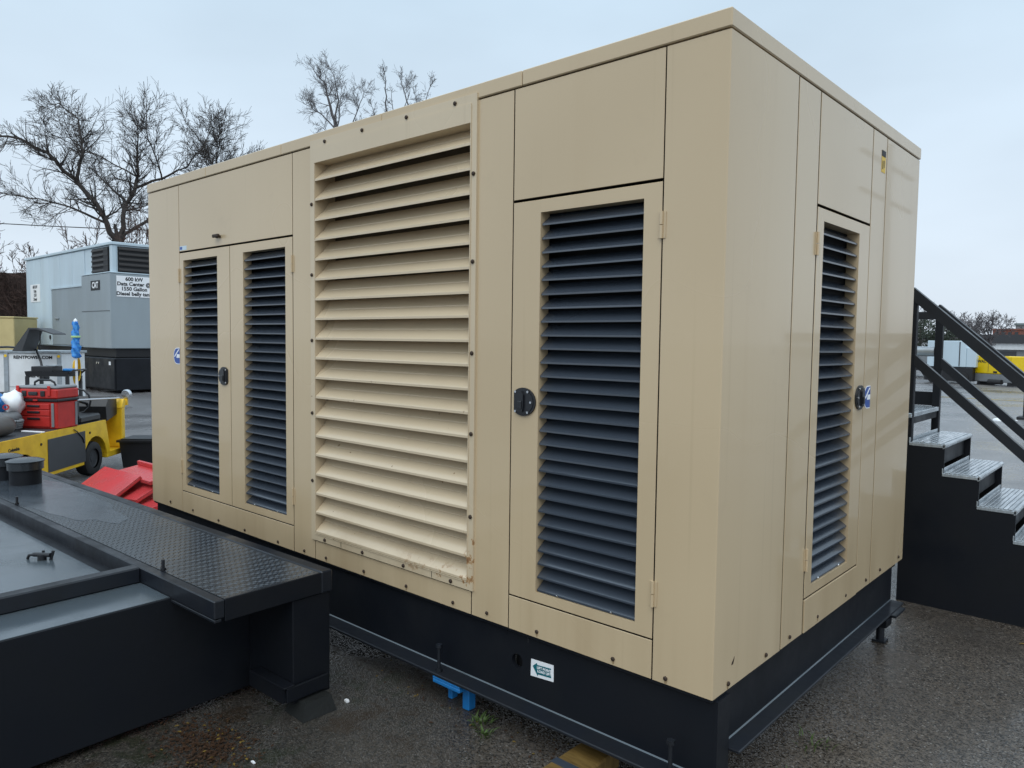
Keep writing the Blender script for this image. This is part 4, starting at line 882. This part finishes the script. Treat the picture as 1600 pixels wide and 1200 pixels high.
L1 = [
 ([(0, 0, 0), (.02, .05, 3.2), (-.05, 0, 6.3)], .42, .34),
 ([(-.10, 0, 6.2), (-.55, -.3, 7.28), (-1.70, -.6, 8.92), (-2.77, -1.0, 10.07), (-3.83, -1.3, 10.56), (-4.98, -1.7, 10.73), (-5.7, -1.9, 10.6)], .22, .035),
 ([(-1.66, -.55, 8.95), (-1.62, -.2, 10.07), (-1.82, .3, 10.89), (-2.11, .7, 11.63), (-2.68, 1.1, 12.37), (-3.59, 1.4, 13.03), (-4.25, 1.6, 13.11)], .13, .03),
 ([(.02, 0, 6.2), (.27, .3, 7.86), (.68, .5, 9.09), (.72, .6, 10.2), (.76, .5, 11.0), (.68, .3, 12.0)], .20, .03),
 ([(.65, .5, 8.8), (1.67, 1.0, 9.33), (2.57, 1.6, 10.07), (3.23, 2.0, 11.06), (3.64, 2.3, 12.2)], .11, .03),
 ([(.27, .3, 7.9), (-.71, 1.0, 8.76), (-1.70, 1.8, 9.42), (-2.77, 2.4, 10.24)], .11, .03),
 ([(-.55, -.2, 7.0), (-1.53, -1.0, 7.53), (-2.52, -1.8, 7.77), (-3.75, -2.4, 7.86), (-4.5, -2.7, 7.45)], .10, .025),
 ([(.68, .5, 9.3), (-.39, -.5, 9.99), (-1.53, -1.3, 10.48), (-2.5, -1.8, 10.9)], .075, .02),
 ([(1.67, 1.0, 9.2), (1.67, .4, 10.07), (1.42, -.1, 11.55), (1.58, -.3, 12.37)], .08, .025),
 ([(.1, .1, 6.4), (1.4, .6, 7.4), (2.8, 1.4, 8.6), (3.9, 1.8, 9.75), (3.64, 2.0, 10.73), (3.06, 1.8, 11.63), (2.5, 1.6, 12.5)], .13, .03),
 ([(2.8, 1.4, 8.6), (4.1, .8, 9.3), (4.6, .3, 9.9), (4.9, 0, 10.65), (5.0, -.3, 11.2), (5.1, -.5, 11.5)], .10, .025),
 ([(3.4, 1.5, 9.1), (4.3, 2.2, 9.8), (4.6, 2.8, 10.6), (5.0, 3.2, 10.9)], .07, .02),
 ([(.4, .3, 8.0), (1.2, -1.0, 7.6), (2.2, -1.8, 7.2)], .08, .03)]
L1 = [(p, a * .62, b * .5) for p, a, b in L1]
tree('bare_tree', 'large spreading bare tree with budding twigs behind the pale trailer', (-37.3, 12.1, 0), L1,
     dict(lv=2, k=[1, 2, 1], up=.42, rmin=.0068, n=4, L=1.5, wob=1.0, **{'from': .10}), 11, bs=.013, thick=.03)
L2 = [([(.05, 0, 0), (.05, 0, 7), (-.07, 0, 10.1)], .16, .10), ([(-.07, 0, 10.1), (-.25, 0, 10.85), (-.53, .1, 11.75), (-1.05, .2, 12.45)], .075, .012), ([(-.1, 0, 10.0), (-.62, .3, 10.6), (-1.1, .5, 10.9), (-1.4, .6, 11.3)], .035, .01),
      ([(-.12, 0, 10.4), (.0, .4, 11.2), (-.25, .6, 12.1), (-.55, .7, 12.8)], .04, .01), ([(-.05, 0, 9.8), (.18, -.3, 10.5), (.25, -.4, 11.4)], .035, .01), ([(0, 0, 9.0), (-.4, .3, 9.9), (-.8, .4, 10.2)], .03, .01), ([(.02, 0, 8.6), (.35, .2, 9.8), (.75, .3, 10.9), (.98, .4, 11.6)], .045, .01)]
tree('bare_tree', 'slim bare tree rising above the roof left of the louver bank', (-24.55, 15.7, 0), L2, dict(lv=2, k=[2, 1, 1], up=.35, rmin=.0045, n=3, L=.80, wob=.5, **{'from': .3}), 5, m=M_BARK2, bs=.006, thick=.02)
L3 = [([(0, 0, 0), (0, 0, 8), (.05, 0, 10.4)], .13, .05), ([(.05, 0, 10.4), (.03, 0, 11.3), (-.04, .1, 12.2)], .045, .01), ([(.03, 0, 9.4), (.35, .2, 10.4), (.2, .3, 11.5)], .035, .01), ([(0, 0, 9.0), (-.35, .3, 10.2), (-.6, .4, 11.0)], .03, .008), ([(0, 0, 9), (.6, 0, 10.2), (.9, .2, 11.3), (1.0, .2, 12)], .03, .008)]
tree('bare_tree', 'thin bare tree above the roof, middle of the three over the louver bank', (-23.1, 16.95, 0), L3, dict(lv=2, k=[2, 1, 1], up=.35, rmin=.0045, n=2, L=.62, wob=.5, **{'from': .4}), 8, m=M_BARK2, bs=.006, thick=.02)
L4 = [([(0, 0, 0), (0, 0, 8), (-.05, 0, 10.2)], .13, .05), ([(-.05, 0, 10.2), (-.35, 0, 11.2), (-.6, .1, 12.1)], .045, .01), ([(-.02, 0, 9.6), (.3, .2, 10.8), (.62, .3, 11.9)], .035, .01), ([(0, 0, 9.4), (.1, .3, 10.6), (-.05, .4, 11.4)], .03, .008)]
tree('bare_tree', 'thin bare tree above the roof, rightmost over the louver bank', (-22.2, 17.75, 0), L4, dict(lv=2, k=[2, 1, 1], up=.35, rmin=.0045, n=2, L=.62, wob=.5, **{'from': .4}), 9, m=M_BARK2, bs=.006, thick=.02)
# twiggy brush along the fence
def bush(name, label, base, h, w, n, seed, m, group, L=.9, lv=2):
    q = random.Random(seed); limbs = []
    for i in range(n):
        a = q.uniform(-w, w); b = q.uniform(-.6, .6); t = q.uniform(.75, 1.05)
        limbs.append(([(a * .35, b * .4, 0), (a * .6 + q.gauss(0, .1), b * .7, h * .45 * t), (a + q.gauss(0, .2), b, h * t * (1 - .25 * abs(a) / w))], .035, .01))
    return tree(name, label, base, limbs, dict(lv=lv, k=[1, 1, 1], up=.6, rmin=.0085, n=3, L=L, wob=.8, **{'from': .15}), seed, m=m, group=group, bs=.012, thick=.02)
bush('bare_shrub', 'dense twiggy shrub rising at the far left edge of the photo', (-36.3, 5.0, 0), 7.4, 2.0, 42, 31, M_BRUSH, 'twiggy brush behind the trailer', 1.0)
bush('bare_shrub', 'low reddish brush just right of the left edge shrub', (-34.8, 7.6, 0), 5.9, 1.2, 12, 32, M_BRUSH, 'twiggy brush behind the trailer')
bush('bare_shrub', 'reddish brush rising behind the middle of the trailer roof', (-33.3, 9.3, 0), 6.5, 1.2, 12, 33, M_BRUSH, 'twiggy brush behind the trailer')
bush('bare_shrub', 'dense brown brush around the foot of the big tree', (-33.2, 11.3, 0), 6.9, 1.5, 18, 34, M_BRUSH, 'twiggy brush behind the trailer')

# overhead line
wr = MB(); a, b = Vector((-60, -4, 9.0)), Vector((-33, 15.5, 6.6)); pts = [a.lerp(b, t / 14) - Vector((0, 0, 1.1 * 4 * (t / 14) * (1 - t / 14) * .4)) for t in range(15)]
wr.tube(pts, .022, 6); tag(wr.build('overhead_wire', M_INK, None, 60), 'black overhead wire crossing the sky at the left edge', 'wire')

# ------------------------------------------------------------------ yard beyond the staircase
tag(MB().box(-2.3, 1.2, -.06, .06, .003, .005).build('painted_line', M_LINE, None, None, (-2.95, 24.6, .002)), kind='structure')
wg = thing('white_generator', 'white box generator on a black base in the far yard', 'generator', (-6.37, 34.3, 0), -6)
MB().box(-.90, .62, 0, 1.2, .72, 1.84, .02).build('body', M_TRAILW, wg); MB().box(.36, .40, -.012, -.001, .75, 1.8).build('seam', M_DKGREY, wg); MB().box(.62, 1.0, .05, 1.1, .72, 1.55, .02).build('end_hood', M_TRAILW, wg)
MB().box(-1.0, .9, .02, 1.15, .12, .70, .02).build('base', M_INK, wg); MB().box(-.7, -.45, -.02, .019, .25, .6).build('step', M_GREY, wg)
for x in (-.6, .5): MB().cyl((x, -.05, .25), (x, .12, .25), .25, n=18).build('wheel', M_RUBBER, wg, 40)
yg = thing('yellow_generator', 'bright yellow generator on a grey base in the far yard', 'generator', (-5.60, 34.66, 0), -32)
MB().box(.02, 1.9, 0, .95, .48, 1.22, .03).build('hood', M_YGEN, yg); MB().box(.0, 1.92, .01, .94, .14, .475, .02).build('base', M_GREY, yg)
text('lettering', 'WAC', .17, M_INK, yg, (.50, -.004, .98), FACE_FRONT); MB().box(.80, .812, -.006, -.001, .55, 1.18).build('seam', M_DKGREY, yg); MB().box(1.05, 1.22, -.012, -.001, .52, .60).build('outlet', M_INK, yg); MB().box(.08, .32, -.006, -.001, 1.10, 1.17).build('decal', M_SIGNW, yg)
for x in (.25, .75, 1.35): MB().box(x, x + .12, .1, .3, 1.221, 1.26).build('lifting_eye', M_DKGREY, yg)
MB().cyl((.9, -.05, .16), (1.5, -.05, .16), .1, n=12).build('tow_bar', M_INK, yg, 40)
for x in (.3, 1.7): MB().box(x, x + .1, 0, .9, .0, .14).build('foot', M_INK, yg)
yl = thing('access_lift', 'yellow and white lift machine parked at the right edge of the photo', 'lift', (-4.6, 44.0, 0), -30)
MB().box(0, 1.6, 0, 1, .4, .9, .03).build('chassis', M_YGEN, yl)
for k in range(3): MB().prism(bar(None, (.1 + .5 * k, 1.5), (.5 + .5 * k, .9), .05, .06), 'y', .1, .16).build('arm', M_SIGNW, yl)
MB().box(.0, 1.7, .1, .9, 1.5, 1.56).build('platform', M_TRAILW, yl)
for x in (.3, 1.3): MB().cyl((x, -.02, .25), (x, .15, .25), .25, n=16).build('wheel', M_RUBBER, yl, 40)
ft_ = thing('flatbed_trailer', 'low grey trailer with dark load seen between the stair posts', 'trailer', (-9.3, 40.0, 0), -8)
MB().box(-3.5, 1.9, 0, 2, .75, 1.30, .03).build('bed', M_GREY, ft_); MB().box(-3.4, 1.8, .05, 1.9, .35, .72).build('frame', M_INK, ft_)
for x in (-1.2, -.2, .9): MB().cyl((x, -.05, .35), (x, .2, .35), .35, n=18).build('wheel', M_RUBBER, ft_, 40)
bd = thing('low_warehouse', 'long low warehouse with dark roof band and pale wall across the yard', 'building', (-20, 104, 0), -8)
MB().box(-16, 60, 0, 20, 0, 1.15).build('lower_wall', M_GREY, bd); MB().box(-16, 60, -.3, 20, 1.16, 1.9).build('pale_band', M_WHITE, bd); MB().box(-16.2, 60, -.6, 20.2, 1.92, 2.95).build('roof', M_ROOF, bd)
for k in range(6): MB().box(1.5 + 9 * k, 6.5 + 9 * k, -.05, -.001, .1, .95).build('door', M_DKGREY, bd)
bk = thing('brick_building', 'red brick building block above the warehouse roof', 'building', (-19.0, 120, 0), -10)
MB().box(.2, 3.6, 0, 6, 0, 3.75).build('wall', M_BRICK, bk); MB().box(.1, 3.7, -.1, 6.1, 3.752, 3.95).build('parapet', M_BRICK, bk)
for k in range(4): MB().box(.5 + .8 * k, .9 + .8 * k, -.04, -.001, 3.05, 3.5).build('window', M_GLASS, bk)
tw = thing('water_tower', 'grey square roof tower at the right edge above the warehouse', 'tower', (-17.4, 126, 0), -10)
MB().box(.4, 2.5, 0, 2, 0, 4.55).build('tank', M_TEALB, tw); MB().box(.25, 2.65, -.15, 2.15, 4.552, 4.85).build('cap', M_TEALB, tw)
for k in range(3): MB().box(.55 + .65 * k, 1.05 + .65 * k, -.04, -.001, 3.7, 4.4).build('panel', M_GREY, tw)
MB().box(-.6, 3.4, -.2, 3, 3.0, 3.42).build('plinth', M_ROOF, tw)
dp = thing('jack_post', 'dark machine leg with rounded head at the right edge beyond the stairs', 'post', (-1.42, 18.1, 0), 0)
MB().box(-.10, .02, -.06, .06, .0, .75, .01).build('leg', M_PLASTIC, dp); MB().lathe([(.16, .0), (.17, .15), (.16, .55), (.11, .70), (.001, .75)], (.22, 0, 0), n=20).build('drum', M_DKGREY, dp, 60); MB().box(-.2, .5, -.2, .2, 0, .06, .01).build('base', M_INK, dp)
ld_ = thing('plastic_dish', 'small white plastic dish lying on the wet yard beyond the stairs', 'dish', (-1.80, 17.3, 0), 30)
MB().lathe([(.001, .05), (.12, .048), (.17, .03), (.18, .0)], (0, 0, 0), n=20).build('dome', M_SIGNW, ld_, 60); MB().box(.12, .30, -.04, .04, 0, .02, .005).build('tab', M_SIGNW, ld_)
def gtree(label, base, h, w, n, seed, m, L, lv=2, rmin=.014, bs=.022, group='bare trees beyond the yard'):
    q = random.Random(seed); limbs = [([(0, 0, 0), (q.gauss(0, .1), 0, h * .3), (q.gauss(0, .1), 0, h * .45)], .18, .12)]
    for i in range(n):
        a = q.uniform(-w, w); b = q.uniform(-w, w) * .6
        limbs.append(([(0, 0, h * q.uniform(.25, .45)), (a * .5, b * .5, h * .62), (a, b, h * (1 - .2 * abs(a) / w) * q.uniform(.85, 1))], .07, .02))
    return tree('bare_tree', label, base, limbs, dict(lv=lv, k=[1, 1, 1], up=.5, rmin=rmin, n=2, L=L, wob=1, **{'from': .2}), seed, m=m, group=group, bs=bs, thick=.04)
gtree('bare tree right behind the top of the stair handrail', (-14.6, 64, 0), 5.0, 2.0, 10, 41, M_BARK2, 1.0)
gtree('bare tree behind the upper handrail, second from the left', (-12.6, 66, 0), 4.2, 2.0, 9, 42, M_BARK2, 1.0)
gtree('pale bare tree above the brick building', (-14.5, 92, 0), 4.9, 2.4, 11, 43, M_BARK2, 1.2, rmin=.016)
gtree('pale bare tree between the handrails, left of the brick building', (-16.6, 92, 0), 5.0, 2.2, 9, 44, M_BARK2, 1.2, rmin=.016)
def leafy(label, base, h, w, seed, n=2600):
    q = random.Random(seed); t = thing('evergreen_tree', label, 'tree', base, 0, 'evergreens beyond the yard'); m = MB(); m.tube([(0, 0, 0), (.05, 0, h * .5), (0, 0, h * .9)], [.16, .1, .03], 7); m.build('trunk', M_BARK, t)
    cl = [(q.gauss(0, w * .45), q.gauss(0, w * .45), h * q.uniform(.25, .95), q.uniform(.3, .6)) for _ in range(26)]; m = MB()
    for i in range(n):
        cx, cy, cz, r = q.choice(cl); p = Vector((cx + q.gauss(0, r * .6), cy + q.gauss(0, r * .6), cz + q.gauss(0, r * .5))); s = q.uniform(.05, .12); a = Vector((q.gauss(0, 1), q.gauss(0, 1), q.gauss(0, .7))).normalized(); b = a.orthogonal().normalized()
        m.add([p - a * s, p + b * s * .5, p + a * s, p - b * s * .5], [(0, 1, 2, 3)])
    quick(m, 'crown', M_EVERGREEN, t)
leafy('dark evergreen seen between the two upper stair posts', (-13.2, 58, 0), 3.6, 1.5, 51)
leafy('small dark evergreen right of the second stair post', (-11.9, 60, 0), 2.9, 1.0, 52, 1500)
ml = MB(); ml.cyl((0, 0, 0), (.15, 0, 3.4), .05, n=8); tag(ml.build('white_pole', M_SIGNW, None, 40, (-12.4, 52, 0)), 'thin white leaning pole between the stair posts', 'pole')

up_ = thing('utility_pole', 'tall utility pole with two crossarms, seen mirrored in the beige end wall', 'pole', (8.0, 30.3, 0))
MB().cyl((0, 0, 0), (0, 0, 9.6), .16, .11, 12).build('mast', M_BARK, up_, 40)
for z in (8.7, 7.3): MB().box(-.06, .06, -3.4, 3.4, z, z + .14).build('crossarm', M_BARK, up_)
